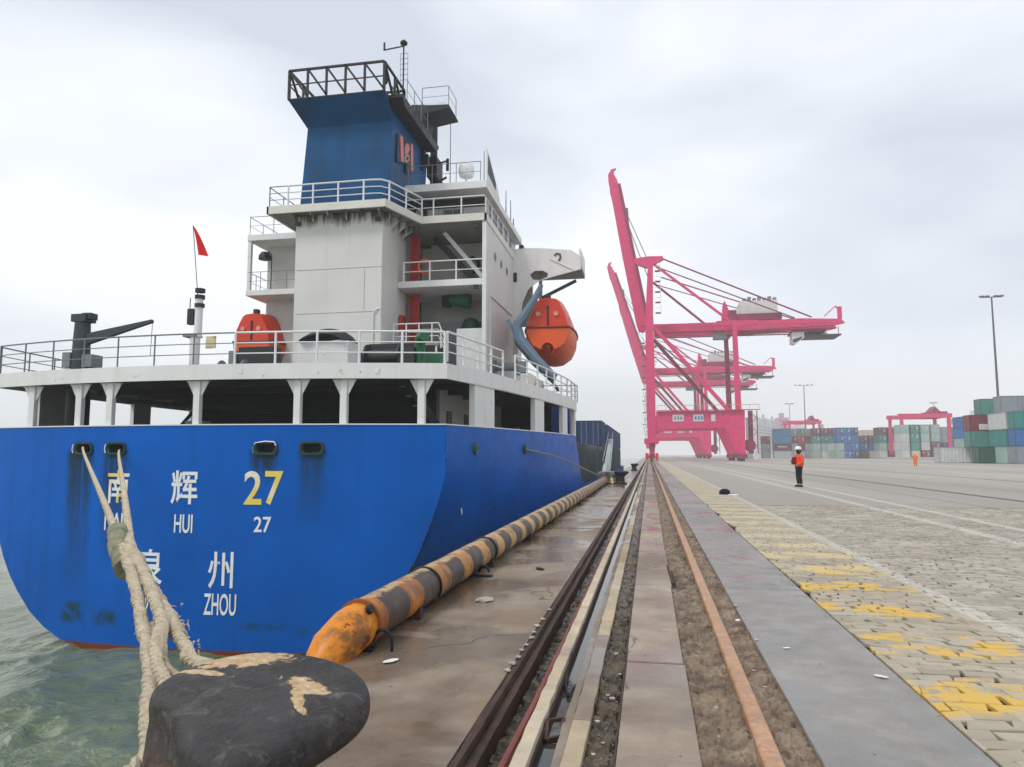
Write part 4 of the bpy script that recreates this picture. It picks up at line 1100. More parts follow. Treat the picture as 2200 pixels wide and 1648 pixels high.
# main upper deck (top of casing) with overhang and side wings
top = [(-18.35,31.9),(-12.25,31.9),(-11.35,34.75),(-7.95,34.75),(-7.95,45.3),(-20.9,45.3),(-20.9,36.0),(-18.35,36.0)]
MB().poly(top, 2, 13.38, 13.44).build('funnel_deck', SOFFIT, ship)
tp = top + [top[0]]
fm = MB()
for a, b in zip(tp, tp[1:]): 
    a3 = Vector((a[0],a[1],13.48)); b3 = Vector((b[0],b[1],13.48)); d = (b3-a3).normalized()
    fm.bar(a3-d*.05, b3+d*.05, .1, .38)
fm.build('funnel_deck_edge', paint('cream_edge', (0.68,0.665,0.59), .5, .08, .08, (.4,.33,.2)), ship)
for i in range(6):   # brackets under the overhang
    x = CX0+.1 + i*.88; MB().poly([(31.95,13.36),(32.6,13.36),(32.6,12.85)], 0, x, x+.04).build('deck_bracket', CASING, ship)
for i in range(4):
    y = 32.9+i*.8; MB().poly([(CX1,12.7),(CX1,13.36),(CX1+.45+i*.2,13.36)], 1, y, y+.04).build('deck_bracket', CASING, ship)
# starboard balconies
def balcony(x0, x1, y0, y1, z, t=.3):
    MB().box(x0, x1, y0, y1, z-t, z).build('balcony_deck', WHITE, ship, bevel=.02)
balcony(-12.6, -7.97, 34.8, 38.5, 10.32, .34)
MB().box(-8.12, -7.925, 34.78, 34.98, 4.4, 13.28).build('corner_pillar', WHITE, ship)
# side wall (closed) forward of the pillar, aft house wall set back
MB().box(-8.05, -7.935, 35.0, 45.2, 4.4, 13.27).build('house_side_wall', paint('house_side_white', (0.62,0.62,0.60), .5, .08, .05, (.35,.25,.16), streak=.15), ship)
MB().box(-12.0, -8.06, 38.6, 38.8, 4.4, 13.3).build('house_aft_wall', HOUSEW, ship)
MB().box(-12.6, -8.06, 38.8, 45.2, 4.4, 13.2).build('house_block', HOUSEW, ship)
MB().box(-20.8, -12.7, 36.3, 45.2, 4.4, 13.3).build('house_core', HOUSEW, ship)
# port balconies
balcony(-21.3, -17.2, 35.0, 43, 10.28); balcony(-21.3, -17.2, 35.0, 43, 13.36, .34)
MB().box(-21.28,-21.1,35.05,35.25,10.28,13.05).build('corner_pillar', WHITE, ship)
railing([(-17.4,35.05,10.28),(-21.2,35.05,10.28),(-21.2,42,10.28)], 1.0, 2, 1.5, GREYST, .016, .02)
railing([(-18.4,35.05,13.36),(-21.2,35.05,13.36),(-21.2,42,13.36)], 1.0, 2, 1.5, GREYST, .016, .02)
q = P(565, 575, Y=35.4); lp = MB().tube([(q.x+.5,35.4,10.28),(q.x+.5,35.4,12.3),(q.x+.3,35.4,12.5)], .03, 6).build('lamp_post', BLACK, ship)
MB().lathe(q.x+.1,35.4,[(.34,12.05),(.33,12.25),(.2,12.45),(.03,12.5)],14).build('hooded_lamp', BLACK, ship, smooth=True)
# railings on starboard balconies
railing([(-12.3,34.86,10.32),(-8.1,34.86,10.32)], 1.0, 2, 1.45, WHITE2, .03, .045)
# top deck rail round the funnel
railing([(-18.3,36,13.66),(-18.3,31.95,13.66)], 1.0, 2, 1.4, GREYST, .02, .026)
railing([(-17.3,31.92,13.66),(-13.0,31.92,13.66),(-12.5,31.98,13.66),(-12.2,32.3,13.66),(-11.35,34.8,13.66)], 1.02, 3, 1.25, WHITE2, .035, .05)
railing([(-18.3,31.92,13.66),(-17.3,31.92,13.66)], 1.02, 3, 1.25, GREYST, .02, .026)
# bridge house
MB().box(-12.2,-8.3,36.4,45.0,13.66,15.1).build('bridge_house', paint('bridge_grey_white', (0.50,0.50,0.48), .5, .1), ship)
MB().box(-12.2,-8.28,36.35,36.4,14.62,15.1).build('bridge_painted_shadow', DARKST, ship)  # dark strip put in as the shade below the roof overhang
MB().box(-12.4,-7.95,35.0,45.4,15.1,15.5).build('bridge_roof', WHITE, ship, bevel=.03)
for i, (a, b) in enumerate(((-10.6,-9.6),)):
    f = MB().box(a-.06,b+.06,36.33,36.395,13.78,14.55).build('window_frame', paint('frame_grey', (.3,.32,.34), .5), ship)
    me = MB().box(a,a+.47,36.31,36.328,13.84,14.14).box(a,a+.47,36.31,36.328,14.18,14.49).box(a+.53,b,36.31,36.328,13.84,14.14).box(a+.53,b,36.31,36.328,14.18,14.49)
    me.build('pane', GLASS, f)
MB().box(-11.75,-11.55,36.33,36.395,13.8,14.6).build('vent_panel', DARKST, ship)
MB().box(-12.0,-11.1,36.2,36.39,13.9,14.05).build('handrail_box', paint('dull_red', (.25,.08,.06),.6), ship)
for i in range(5):   # side windows of the bridge
    y = 37.2 + i*1.45; f = MB().box(-8.3,-8.24,y,y+1.05,14.0,14.9).build('window_frame', MATS['frame_grey'], ship)
    MB().box(-8.24,-8.225,y+.08,y+.97,14.06,14.84).build('pane', GLASS, f)
railing([(-12.2,34.8,13.66),(-8.02,34.8,13.66),(-8.02,41,13.66)], .95, 2, 1.5, WHITE2, .028, .04)
railing([(-12.2,35.1,15.5),(-8.3,35.1,15.5)], 1.05, 2, 1.3, GREYST, .016, .02)
MB().poly([(35.05,15.5),(38.4,15.5),(38.0,15.9),(35.3,17.15),(35.05,17.2)], 0, -8.0, -7.95).build('side_screen', WHITE, ship)
MB().poly([(35.25,15.95),(37.2,15.75),(37.2,16.1),(35.35,16.95)], 0, -7.945, -7.93).build('screen_panel', DARKST, ship)
q = P(1002, 365, Y=38); MB().lathe(q.x,38,[(.05,q.z-1.0),(.05,q.z-.45),(.38,q.z-.4),(.45,q.z-.1),(.42,q.z+.2),(.25,q.z+.42),(.03,q.z+.48)],18).build('satellite_dome', WHITE, ship, smooth=True)
def whip(px, y0, y1, Y, r=.03, m=GREYST, nm='whip_antenna'):
    a, b = P(px, y0, Y=Y), P(px, y1, Y=Y); MB().tube([(a.x,Y,min(a.z,b.z)),(a.x,Y,max(a.z,b.z))], r, 6, rr=[r, r*.6]).build(nm, m, ship)
whip(967, 400, 240, 38); whip(1040, 400, 325, 36); whip(1087, 460, 410, 42, .04); whip(1097, 480, 430, 43, .04); whip(1103, 500, 470, 43.5, .06)
# bridge wing with its support frame
def wing(s_, Y=42.4):
    pts = [(1096,538),(1118,533),(1160,533),(1226,537),(1246,549),(1248,578),(1196,592),(1155,604),(1134,622),(1122,650),(1117,700),(1112,760),(1096,760)]
    pp = [P(a, b, Y=Y) for a, b in pts]; pp = [((p.x if s_ > 0 else 2*SX-p.x), p.z) for p in pp]
    hole = [P(a, b, Y=Y) for a, b in ((1138,590),(1148,582),(1166,581),(1177,587),(1176,595),(1160,602),(1145,601))]
    # plate with an oval hole: bridge the outline to the hole
    mb_ = MB(); bm = bmesh.new()
    ov = [bm.verts.new((x, 0, z)) for x, z in pp]; hv = [bm.verts.new(((p.x if s_ > 0 else 2*SX-p.x), 0, p.z)) for p in hole]
    es = [bm.edges.new((ov[i], ov[(i+1) % len(ov)])) for i in range(len(ov))] + [bm.edges.new((hv[i], hv[(i+1) % len(hv)])) for i in range(len(hv))]
    r_ = bmesh.ops.triangle_fill(bm, edges=es, use_beauty=True)
    fs = [g for g in r_['geom'] if isinstance(g, bmesh.types.BMFace)]
    ex = bmesh.ops.extrude_face_region(bm, geom=fs)
    for v in [g for g in ex['geom'] if isinstance(g, bmesh.types.BMVert)]: v.co.y += .12
    bmesh.ops.recalc_face_normals(bm, faces=bm.faces)
    me = bpy.data.meshes.new('bridge_wing_web'); bm.to_mesh(me); bm.free(); me.materials.append(WHITE)
    o = link('bridge_wing_web', me, ship, loc=Vector((0, Y, 0)) - wloc(ship))
    xo = max(p[0] for p in pp) if s_ > 0 else min(p[0] for p in pp)
    xi = -8.0 if s_ > 0 else -22.0
    a, b = min(xo, xi), max(xo, xi)
    MB().box(a+.02, b-.02, Y+.13, Y+3.0, 12.65, 12.8).build('bridge_wing_deck', SOFFIT, ship)
    MB().box(a+.02, b-.02, Y+2.9, Y+3.0, 12.81, 13.95).build('bridge_wing_front', WHITE, ship)
    MB().box(xo-.12 if s_ > 0 else xo, xo if s_ > 0 else xo+.12, Y+.13, Y+2.89, 12.81, 13.8).build('bridge_wing_end', WHITE, ship)
    return pp
wing(1)
a, b, c = P(1246,583,Y=43.5), P(1238,603,Y=43.5), P(1165,640,Y=43.5)
MB().bar(b, c, .3, .14).build('wing_brace', DARKST, ship)
MB().bar((c.x-.1,43.5,c.z-.1), (c.x-.1,43.5,12.6), .2).build('wing_brace', SOFFIT, ship)
MB().box(P(1108,700,Y=42.6).x,P(1160,700,Y=42.6).x-.55,43.2,43.4,P(1140,700,Y=43).z,P(1140,604,Y=43).z).build('wing_inner_post', SOFFIT, ship)
q = P(1105, 596, Y=42.38); MB().box(q.x-.12,q.x+.16,42.34,42.39,q.z-.28,q.z+.28).build('porthole_box', DARKST, ship)
q = P(1200, 552, Y=42.38); MB().tube([(q.x-.25,42.37,q.z+.1),(q.x-.1,42.36,q.z+.22),(q.x+.1,42.36,q.z+.16),(q.x+.12,42.36,q.z-.05),(q.x+.0,42.36,q.z-.25)], .05, 6).build('wing_hook', paint('hook_brown', (.10,.05,.04), .6), ship)
p1, p2 = P(1183,556,Y=42.36), P(1230,578,Y=42.36); MB().bar((p1.x,42.37,p1.z),(p2.x,42.37,p2.z),.05,.08).build('wing_stiffener', WHITE2, ship)
MB().box(-7.6,-7.35,42.4,42.9,13.95,14.2).build('wing_lamp', DARKST, ship)

# ------------ funnel
def quad_ring(z, x0, x1, y0, y1): return [(x0,y0,z),(x1,y0,z),(x1,y1,z),(x0,y1,z)]
fr_ = [quad_ring(13.66,-17.12,-12.45,32.75,38.4), quad_ring(17.95,-16.8,-12.25,32.75,38.4), quad_ring(19.0,-17.35,-12.3,31.7,38.4)]
MB().loft(fr_).build('funnel', FUNNEL, ship, bevel=.03)
MB().box(-17.37,-12.28,31.68,38.5,19.0,19.06).build('funnel_top_plate', BLACK, ship)
FX0, FX1, FY0, FY1, FZa, FZb = -17.35, -12.35, 31.75, 34.7, 19.06, 20.55
def fence_side(a, b, n, nm='spark_fence'):
    a, b = Vector(a), Vector(b); h = Vector((0,0,FZb-FZa)); m = MB()
    m.bar(a+h, b+h, .10); m.bar(a+h*.5, b+h*.5, .05)
    for i in range(n+1):
        p = a.lerp(b, i/n); m.bar(p, p+h, .10)
        if i < n: m.bar(p+h, a.lerp(b, (i+1)/n) + h*.05, .10)
    m.build(nm, BLACK, ship)
fence_side((FX0,FY0,FZa),(FX1,FY0,FZa),5); fence_side((FX1,FY0+.05,FZa),(FX1,FY1,FZa),2); fence_side((FX0,FY0+.05,FZa),(FX0,FY1,FZa),2); fence_side((FX0,FY1,FZa),(FX1,FY1,FZa),3)
for x, y, r_, h in ((-13.1,34.5,.16,20.2),(-13.9,35.5,.22,19.7),(-15.2,35.2,.25,19.55)): MB().cyl(x,y,19.06,h,r_,12).build('exhaust_pipe', BLACK, ship, smooth=True)
# emblem on the funnel side
LP = paint('logo_pink', (0.62,0.20,0.20), .5, .1)
def sidepoly(pts, m, nm, off):
    pp = []
    for px, py in pts:
        q = P(px, py, X=-12.27); pp.append((q.y, q.z))
    MB().poly(pp, 0, -12.28+off, -12.2+off).build(nm, m, ship)
sidepoly([(851,287),(876,302),(885,312),(885,372),(871,372),(870,352),(851,348)], paint('logo_navy', (.008,.015,.05), .5), 'emblem_backing', 0.0)
sidepoly([(856,290),(862,294),(864,349),(858,347)], LP, 'emblem_stroke', .03)
sidepoly([(879,308),(884,311),(884,369),(880,366)], LP, 'emblem_stroke', .03)
sidepoly([(866,318),(870,308),(875,310),(877,322),(873,330),(867,332)], LP, 'emblem_stroke', .02)
sidepoly([(866,338),(871,331),(876,334),(877,344),(870,350),(866,347)], paint('logo_amber', (.55,.28,.16), .5), 'emblem_stroke', .02)
sidepoly([(868,340),(872,336),(875,339),(873,345),(869,344)], BLACK, 'emblem_eye', .03)
# radar platform and mast
rp_ = [P(a, b, Y=36.6) for a, b in ((880,268),(884,225),(920,226),(964,224),(967,231),(912,244),(903,272))]
MB().poly([(p.x, p.z) for p in rp_], 1, 36.6, 38.4).build('radar_platform', BLACK, ship)
zr = rp_[3].z + .02; xr = rp_[3].x - .05
railing([(xr-1.5,36.7,zr),(xr,36.7,zr),(xr,38.3,zr)], 1.1, 2, 1.4, GREYST, .016, .022)
MB().poly([(32.2,18.9),(32.6,18.55),(38.0,18.55),(38.4,18.9),(38.4,19.04),(32.2,19.04)], 0, -12.27, -11.55).build('funnel_side_platform', BLACK, ship)
railing([(-11.6,33.0,19.06),(-11.6,36.4,19.06)], 1.1, 2, 1.2, GREYST, .016, .02)
MB().box(-11.95,-11.35,37.2,37.8,zr+.05,zr+.35).build('radar_gearbox', WHITE, ship); MB().box(-12.4,-10.9,37.35,37.6,zr+.38,zr+.52).build('radar_scanner', WHITE, ship)
for k_, (a_, b_, c_) in enumerate(((900,258,.06),(916,262,.09),(908,330,.14),(914,345,.18),(903,352,.16))):
    q_ = P(a_, b_, Y=37.4); MB().box(q_.x-c_,q_.x+c_,37.3,37.6,q_.z-.35,q_.z+.35).build('mast_fitting', BLACK, ship, bevel=.03)
q_ = P(918, 302, Y=37.4); MB().bar((q_.x-.45,37.4,q_.z-.15),(q_.x+.05,37.4,q_.z+.1),.12).build('mast_arm', BLACK, ship)
MB().box(-12.35,-11.75,38.7,39.9,17.4,18.6).build('mast_housing', BLACK, ship)
MB().cyl(-12.15,39.4,13.66,21.0,.22,12).build('signal_mast', BLACK, ship, smooth=True)
MB().box(-12.15,-11.55,39.1,39.6,15.6,16.8).build('mast_box', DARKST, ship, bevel=.05); MB().cyl(-11.62,39.3,16.8,17.25,.07,8).build('mast_rod', BLACK, ship); MB().box(-12.4,-11.6,39.1,39.5,15.2,15.5).build('mast_platform', BLACK, ship)
MB().bar((-12.1,39.2,18.3),(-11.2,39.2,18.5),.08).cyl(-11.25,39.2,17.9,18.6,.09,8).build('navigation_light', BLACK, ship)
MB().bar((-12.1,39.2,17.1),(-11.3,39.2,17.5),.1).build('mast_arm', BLACK, ship)
# light lattice mast with antennas above the funnel
q0, q1 = P(866, 200, Y=38.0), P(866, 92, Y=38.0)
am = MB().tube([(q0.x,38,18.5),(q0.x,38,q1.z)], .045, 8).build('antenna_mast', BLACK, ship)
MB().lathe(q0.x,38,[(.02,q1.z-.12),(.2,q1.z-.1),(.22,q1.z+.0),(.12,q1.z+.12),(.02,q1.z+.13)],14).build('antenna_dome', BLACK, ship, smooth=True)
q2 = P(824, 108, Y=38); MB().bar((q2.x,38,q2.z),(q0.x,38,q2.z+.12),.06).build('antenna_arm', BLACK, ship)
q3 = P(826, 92, Y=38); MB().tube([(q3.x,38,q2.z),(q3.x,38,q3.z)],.06,8).build('rod_antenna', BLACK, ship)
lm = MB(); zb_ = P(866,170,Y=38).z; zt_ = P(866,113,Y=38).z
for dx in (-.22, .22): lm.tube([(q0.x+dx,38.1,zb_-1.6),(q0.x+dx,38.1,zt_)],.015,4)
for i in range(6): lm.bar((q0.x-.22,38.1,zb_+(zt_-zb_)*i/5),(q0.x+.22,38.1,zb_+(zt_-zb_)*i/5),.02)
lm.build('mast_ladder', GREYST, ship)
for dx in (-.7, .7): MB().bar((q0.x+dx,38,19.06),(q0.x,38,20.75),.07).build('mast_stay', BLACK, ship)
q = P(828, 180, Y=33); MB().cyl(q.x,33,20.1,21.0,.11,8).build('fence_lamp', BLACK, ship)

# small fittings: flood lights, pipes, lifebuoys, doors
for x_, y_, z_ in ((-17.0,32.5,12.9),(-12.8,32.5,12.9),(-8.4,34.7,12.95),(-8.4,34.7,9.85)):
    f_ = MB().box(x_-.12,x_+.12,y_-.16,y_,z_-.1,z_+.08).build('flood_light', DARKST, ship)
for x_ in (-13.0,): MB().tube([(x_,32.53,5.0),(x_,32.53,8.3),(x_+.18,32.53,8.45),(x_+.3,32.6,8.5)],.035,8).build('drain_pipe', WHITE2, ship, smooth=True)
for x_, z_ in ((-11.2,11.1),(-9.9,5.9)):
    MB().tube([(x_+.34*math.cos(a),34.98 if z_ > 10 else 33.3,z_+.34*math.sin(a)) for a in [i*math.pi/8 for i in range(17)]],.065,8).build('lifebuoy', ORANGE2, ship, smooth=True)
MB().box(-10.2,-9.3,38.52,38.58,10.4,12.4).build('balcony_door', paint('door_grey', (.4,.4,.38), .5), ship)
MB().box(-17.9,-17.25,36.2,36.28,10.3,12.2).build('balcony_door', MATS['door_grey'], ship)
for y_ in (37.0, 38.6, 40.2):
    p_ = MB().tube([(-7.93,y_,12.0),(-7.90,y_,12.0)],.24,16).build('porthole', MATS['frame_grey'], ship, smooth=True); sub0 = MB().tube([(-7.90,y_,12.0),(-7.89,y_,12.0)],.18,16).mesh('pane', wloc(p_)); sub0.materials.append(GLASS); link('pane', sub0, p_)
MB().tube([(-7.9,35.6,4.5),(-7.9,35.6,9.6),(-7.9,41.8,9.7)],.04,6).build('wall_pipe', WHITE2, ship, smooth=True)
for x_ in (-20.2,-17.0,-13.2,-8.7): MB().box(x_-.1,x_+.1,Yt(x_)-.06,Yt(x_)-.05+.001,4.1,4.25).build('fascia_bracket', WHITE2, ship)

# ------------ deck gear
# tarpaulin hood and its white stand
q0, q1 = P(648, 735, Y=30.5), P(764, 735, Y=30.5)
hood = []
for j in range(9):
    v = -1+j/4; ring = []
    for i in range(13):
        u = -1+i/6; x = (q0.x+q1.x)/2 + u*(q1.x-q0.x)/2*(1-.25*v*v); z = q0.z-.05 + .62*max(0,(1-u*u))**.8*(1-.6*v*v)*(1 + .1*u)
        ring.append((x, 30.5+v*.9, z))
    hood.append(ring)
MB().loft(hood, close=False, capa=False, capb=False).build('tarpaulin_hood', paint('black_tarpaulin', (0.018,0.022,0.018), .6, .4, bump=.02), ship, smooth=True)
MB().box(q0.x+.1,q1.x-.1,29.9,31.1,4.4,q0.z-.08).build('reel_stand', WHITE, ship, bevel=.03)
# winch and lockers aft of the casing, starboard and port
winch(-9.75, 25.6, 4.6, DARKST, DARKST, .95, 'rope_winch')
MB().box(-10.7,-8.75,26.4,27.2,4.4,5.75).build('deck_locker', DARKST, ship, bevel=.02)
MB().tube([(-8.35,25.6,4.4),(-8.35,25.6,5.5),(-8.25,25.4,5.8),(-8.05,25.2,5.8)],.2,12).build('green_ventilator', GREEN, ship, smooth=True)
MB().box(-8.3,-7.75,26.2,26.9,4.4,5.35).build('green_pump', GREEN, ship, bevel=.08)
winch(-16.6, 26.6, 4.5, GREYM, DARKST, .75, 'rope_winch')
MB().box(-16.9,-15.35,27.4,28.2,4.4,5.95).build('deck_locker', DARKST, ship, bevel=.02)
MB().box(-17.35,-17.05,27.4,28.0,4.4,5.8).build('deck_locker', GREYM, ship)
# recess contents: ladder, green machine, lockers
for z0, z1 in ((10.35,13.2),(5.2,9.9)):
    m = MB().bar((-12.3,36.0,z0),(-12.3,36.0,z1),.09).bar((-11.85,36.0,z0),(-11.85,36.0,z1),.09)
    lo = m.build('red_ladder', REDP, ship)
    for i in range(int((z1-z0)/.3)): 
        link('rung', MB().bar((-12.3,36.0,z0+.2+i*.3),(-11.85,36.0,z0+.2+i*.3),.04).mesh('rung', wloc(ship)), lo, REDP)
MB().box(-12.28,-11.9,36.05,36.12,10.4,13.2).build('red_cable_tray', REDP, ship)
MB().box(-12.28,-11.9,36.05,36.12,5.2,9.9).build('red_cable_tray', REDP, ship)
MB().box(-12.58,-12.35,35.0,35.5,7.75,8.6).build('red_equipment_box', REDP, ship)
q = P(990, 646, Y=37); MB().tube([(q.x-.6,37,q.z+.1),(q.x+.5,37,q.z-.05)],.38,14,rr=[.3,.42]).build('green_air_bottle', GREEN, ship, smooth=True)
MB().box(q.x-1.0,q.x-.55,36.8,37.3,q.z-.3,q.z+.3).build('bottle_bracket', BLACK, ship)
MB().box(-11.0,-8.1,37.4,38.4,4.4,8.6).build('stores_locker', GREYM, ship, bevel=.02)
q = P(1012, 697, Y=37); MB().lathe(q.x,37,[(.5,q.z-.5),(.5,q.z-.1),(.35,q.z+.25),(.1,q.z+.35)],14).build('green_ventilator', DGREEN, ship, smooth=True)
MB().box(-9.6,-8.2,35.4,37.2,4.4,q.z-.5).build('white_cabinet', WHITE, ship, bevel=.02)
railing([(-12.3,33.5,6.9),(-10.0,33.5,6.9),(-9.6,33.5,6.0)], .95, 3, .7, WHITE2, .028, .035)
MB().box(-12.5,-10.0,33.4,36,6.75,6.88).build('platform_plate', SOFFIT, ship)
for x in (-12.4,-10.1): MB().bar((x,33.5,4.4),(x,33.5,6.75),.08).build('platform_leg', WHITE2, ship)
# inclined stair between balconies
s1, s2 = P(970, 510, Y=37), P(1035, 590, Y=37)
MB().bar((-11.3,37,13.2),(-8.7,37,10.4),.12,.34).build('inclined_ladder', DARKST, ship)
MB().bar((-10.6,36.4,13.3),(-8.5,36.4,10.8),.07,.22).build('inclined_ladder', WHITE2, ship)
MB().tube([(-9.4,37.6,12.2),(-9.0,37.6,12.0),(-8.95,37.6,11.6),(-9.2,37.6,11.4),(-9.6,37.6,11.1)],.11,8).build('hose', BLACK, ship, smooth=True)
MB().box(-11.6,-9.4,38.3,38.55,10.4,11.2).build('stowed_rack', GREYM, ship)
# deck crane at the port quarter
dc = Vector((-22.35, 25.0, 4.43))
o1 = MB().tube([(dc.x,dc.y,4.43),(dc.x,dc.y,6.0),(dc.x,dc.y,6.9)],.3,14,rr=[.36,.32,.28]).build('deck_crane', paint('crane_charcoal', (0.04,0.05,0.06), .5, .2), ship, smooth=True)
CH = MATS['crane_charcoal']
def sub(mb_, nm, m, par): 
    me = mb_.mesh(nm, wloc(par)); me.materials.append(m); return link(nm, me, par)
sub(MB().box(dc.x-.3,dc.x+.35,dc.y-.3,dc.y+.3,6.75,7.05).box(dc.x+.1,dc.x+.5,dc.y-.2,dc.y+.2,6.85,7.1), 'crane_head', CH, o1)
tipp = P(328, 690, Y=25.0)
sub(MB().bar((dc.x+.2,dc.y,6.05),(tipp.x,25,tipp.z),.25,.42,.14,.12), 'crane_jib', CH, o1)
sub(MB().tube([(tipp.x,25,tipp.z),(tipp.x-.03,25,5.3)],.012,5), 'hoist_wire', CH, o1)
sub(MB().box(dc.x-.55,dc.x-.2,dc.y-.35,dc.y+.3,4.9,5.5), 'crane_cabinet', GREYM, o1); sub(MB().box(dc.x+.3,dc.x+.75,dc.y-.3,dc.y+.3,4.9,5.4), 'crane_cabinet', GREYM, o1)
# stern light column
sx_ = P(413, 780, Y=22.2).x
c1 = MB().tube([(sx_,22.3,4.4),(sx_,22.3,5.55)],.17,14).tube([(sx_+.1,22.3,5.5),(sx_+.1,22.3,6.9)],.13,12).build('stern_light_column', WHITE, ship, smooth=True)
sub(MB().box(sx_-.35,sx_+.15,22.1,22.5,5.5,5.58), 'light_shelf', GREYM, c1)
for z in (6.55, 6.85, 7.08): sub(MB().cyl(sx_+.12,22.3,z,z+.13,.17,14), 'stern_lamp', DARKST, c1)
sub(MB().box(sx_-.28,sx_-.05,22.2,22.4,5.95,6.5), 'lamp_box', DARKST, c1)
sub(MB().tube([(sx_-.25,22.3,6.5),(sx_-.25,22.3,6.9)],.02,5), 'whip', GREYST, c1)
q = P(454, 735, Y=22.2); s0 = MB().box(q.x-.18,q.x+.18,22.15,22.2,q.z-.22,q.z+.2).build('small_signboard', paint('sign_cream', (.62,.55,.36), .6, .3, .4, (.3,.2,.08)), ship)
# flag
fb, ft = P(427, 660, Y=22.3), P(415, 484, Y=22.3)
fl = empty('flag', (fb.x, 22.3, fb.z), 'small red flag flying from a thin staff above the stern rail', 'flag')
MB().tube([(fb.x,22.3,fb.z-.1),(ft.x,22.3,ft.z)], .014, 6).build('flag_staff', DARKST, fl)
rings = []
for i in range(9):
    t = i/8; a = P(415+ (426-415)*t*1.0, 486+(548-486)*t, Y=22.3); wdt = (P(447,550,Y=22.3).x-P(425,550,Y=22.3).x)*(.06+.94*t**.8)
    rings.append([(a.x + wdt*k/5, 22.3+.035*math.sin(k*1.3+t*3), a.z - .012*k*t) for k in range(6)])
MB().loft(rings, close=False, capa=False, capb=False).build('flag_cloth', FLAGR, fl, smooth=True)

# coaming and hatches forward
COAM = paint('coaming_grey', (0.12,0.135,0.14), .6, .15)
for a, b in ((47,66),(68.5,92),(95,120)):
    MB().box(-25.2,-4.78,a,b,-1,2.25).build('hatch_coaming', COAM, ship)
    for i in range(int((b-a)/1.6)): MB().box(-4.78,-4.55,a+.3+i*1.6,a+.42+i*1.6,-1,2.2).build('coaming_rib', COAM, ship)
    if a > 60:
        for i in range(5): MB().box(-5.2-i*1.1,-5.0-i*1.1,a-.2,a,-1,2.2).build('coaming_rib', COAM, ship)
# containers on deck
def corr_container(L_, W_=2.44, H_=2.6, doors=True):
    """real corrugated walls: one mesh body, frame and doors as parts"""
    body = MB(); n = int(L_/.55); pit = L_/n
    for s_ in (-1, 1):
        vs = []; 
        for i in range(n):
            y0 = -L_/2 + i*pit
            for dy, dx in ((0,0),(.35,0),(.45,-.05),(.9,-.05)): vs.append((s_*(W_/2-.02+dx), y0+dy*pit))
        vs.append((s_*(W_/2-.02), L_/2))
        b0 = len(body.v); body.v += [(x,y,.12) for x, y in vs] + [(x,y,H_-.1) for x, y in vs]; k = len(vs)
        for i in range(k-1): body.f.append((b0+i, b0+i+1, b0+k+i+1, b0+k+i)); body.mi.append(0)
    body.box(-W_/2+.08, W_/2-.08, -L_/2+.05, L_/2-.05, .1, H_-.05)
    fr = MB()
    for x in (-W_/2, W_/2-.12):
        for y in (-L_/2, L_/2-.12): fr.box(x, x+.12, y, y+.12, 0, H_)
        fr.box(x, x+.12, -L_/2+.12, L_/2-.12, 0, .13); fr.box(x, x+.12, -L_/2+.12, L_/2-.12, H_-.1, H_)
    for y in (-L_/2, L_/2-.12):
        fr.box(-W_/2+.12, W_/2-.12, y, y+.12, 0, .14); fr.box(-W_/2+.12, W_/2-.12, y, y+.12, H_-.12, H_)
    dr = MB(); 
    for x in (-W_/2+.14, .01): dr.box(x, x+W_/2-.16, -L_/2+.015, -L_/2+.07, .15, H_-.13)
    rd = MB()
    for x in (-.85,-.35,.35,.85): rd.tube([(x,-L_/2,.1),(x,-L_/2,H_-.1)], .03, 5)
    return body, fr, dr, rd
def mk_container_mesh(L_):
    b, f, d, r_ = corr_container(L_)
    return [x.mesh(n, fix=(n != 'corrugated_wall')) for x, n in ((b,'corrugated_wall'),(f,'corner_frame'),(d,'end_door'),(r_,'door_rods'))]
CM = {12.2: mk_container_mesh(12.19), 6.1: mk_container_mesh(6.06)}
_cc = {}
def cmesh(L_, colname, col):
    if (L_, colname) in _cc: return _cc[(L_, colname)]
    m = paint('container_'+colname, col, .55, .16, .10, (0.12,0.06,0.035), streak=.35, rnd=.1)
    md = paint('container_frame_'+colname, tuple(c*.72 for c in col), .55, .16, .2, (0.10,0.05,0.03))
    out = []
    for me, mm in zip(CM[L_], (m, md, m, ZINC)):
        c = me.copy(); c.materials.clear(); c.materials.append(mm); out.append(c)
    _cc[(L_, colname)] = out; return out
def container(x, y, z, L_, colname, col, label, rot=0.0, group=None, near=True, marks=None):
    e_ = empty('shipping_container', (x, y, z), label, 'container', group); e_.rotation_euler = (0,0,rot)
    ms = cmesh(L_, colname, col)
    link('corrugated_wall', ms[0], e_); link('corner_frame', ms[1], e_)
    link('end_door', ms[2], e_); 
    if near: link('door_rods', ms[3], e_)
    if marks:
        tm_ = [MB() for _ in marks]
        for mm, (cx, cz, wd, ht, side, txt, mcol) in zip(tm_, marks):
            cu = bpy.data.curves.new('t', 'FONT'); cu.body = txt; cu.align_x = 'CENTER'; cu.align_y = 'CENTER'; cu.offset = .015; cu.resolution_u = 2
            to = bpy.data.objects.new('t', cu); COL.objects.link(to); dg = bpy.context.evaluated_depsgraph_get(); dg.update()
            me = bpy.data.meshes.new_from_object(to.evaluated_get(dg)); bpy.data.objects.remove(to)
            if not len(me.vertices): continue
            xs_ = [v.co.x for v in me.vertices]; ys_ = [v.co.y for v in me.vertices]
            for v in me.vertices:
                u = ((v.co.x-min(xs_))/(max(xs_)-min(xs_))-.5)*wd+cx; h = ((v.co.y-min(ys_))/(max(ys_)-min(ys_))-.5)*ht+cz
                v.co = Vector((u, -L_/2-.035, h)) if side == 'end' else Vector((1.235, u, h))
            me.materials.clear(); me.materials.append(mcol); link('lettering', me, e_)
    return e_
NAVY = (0.012,0.045,0.14)
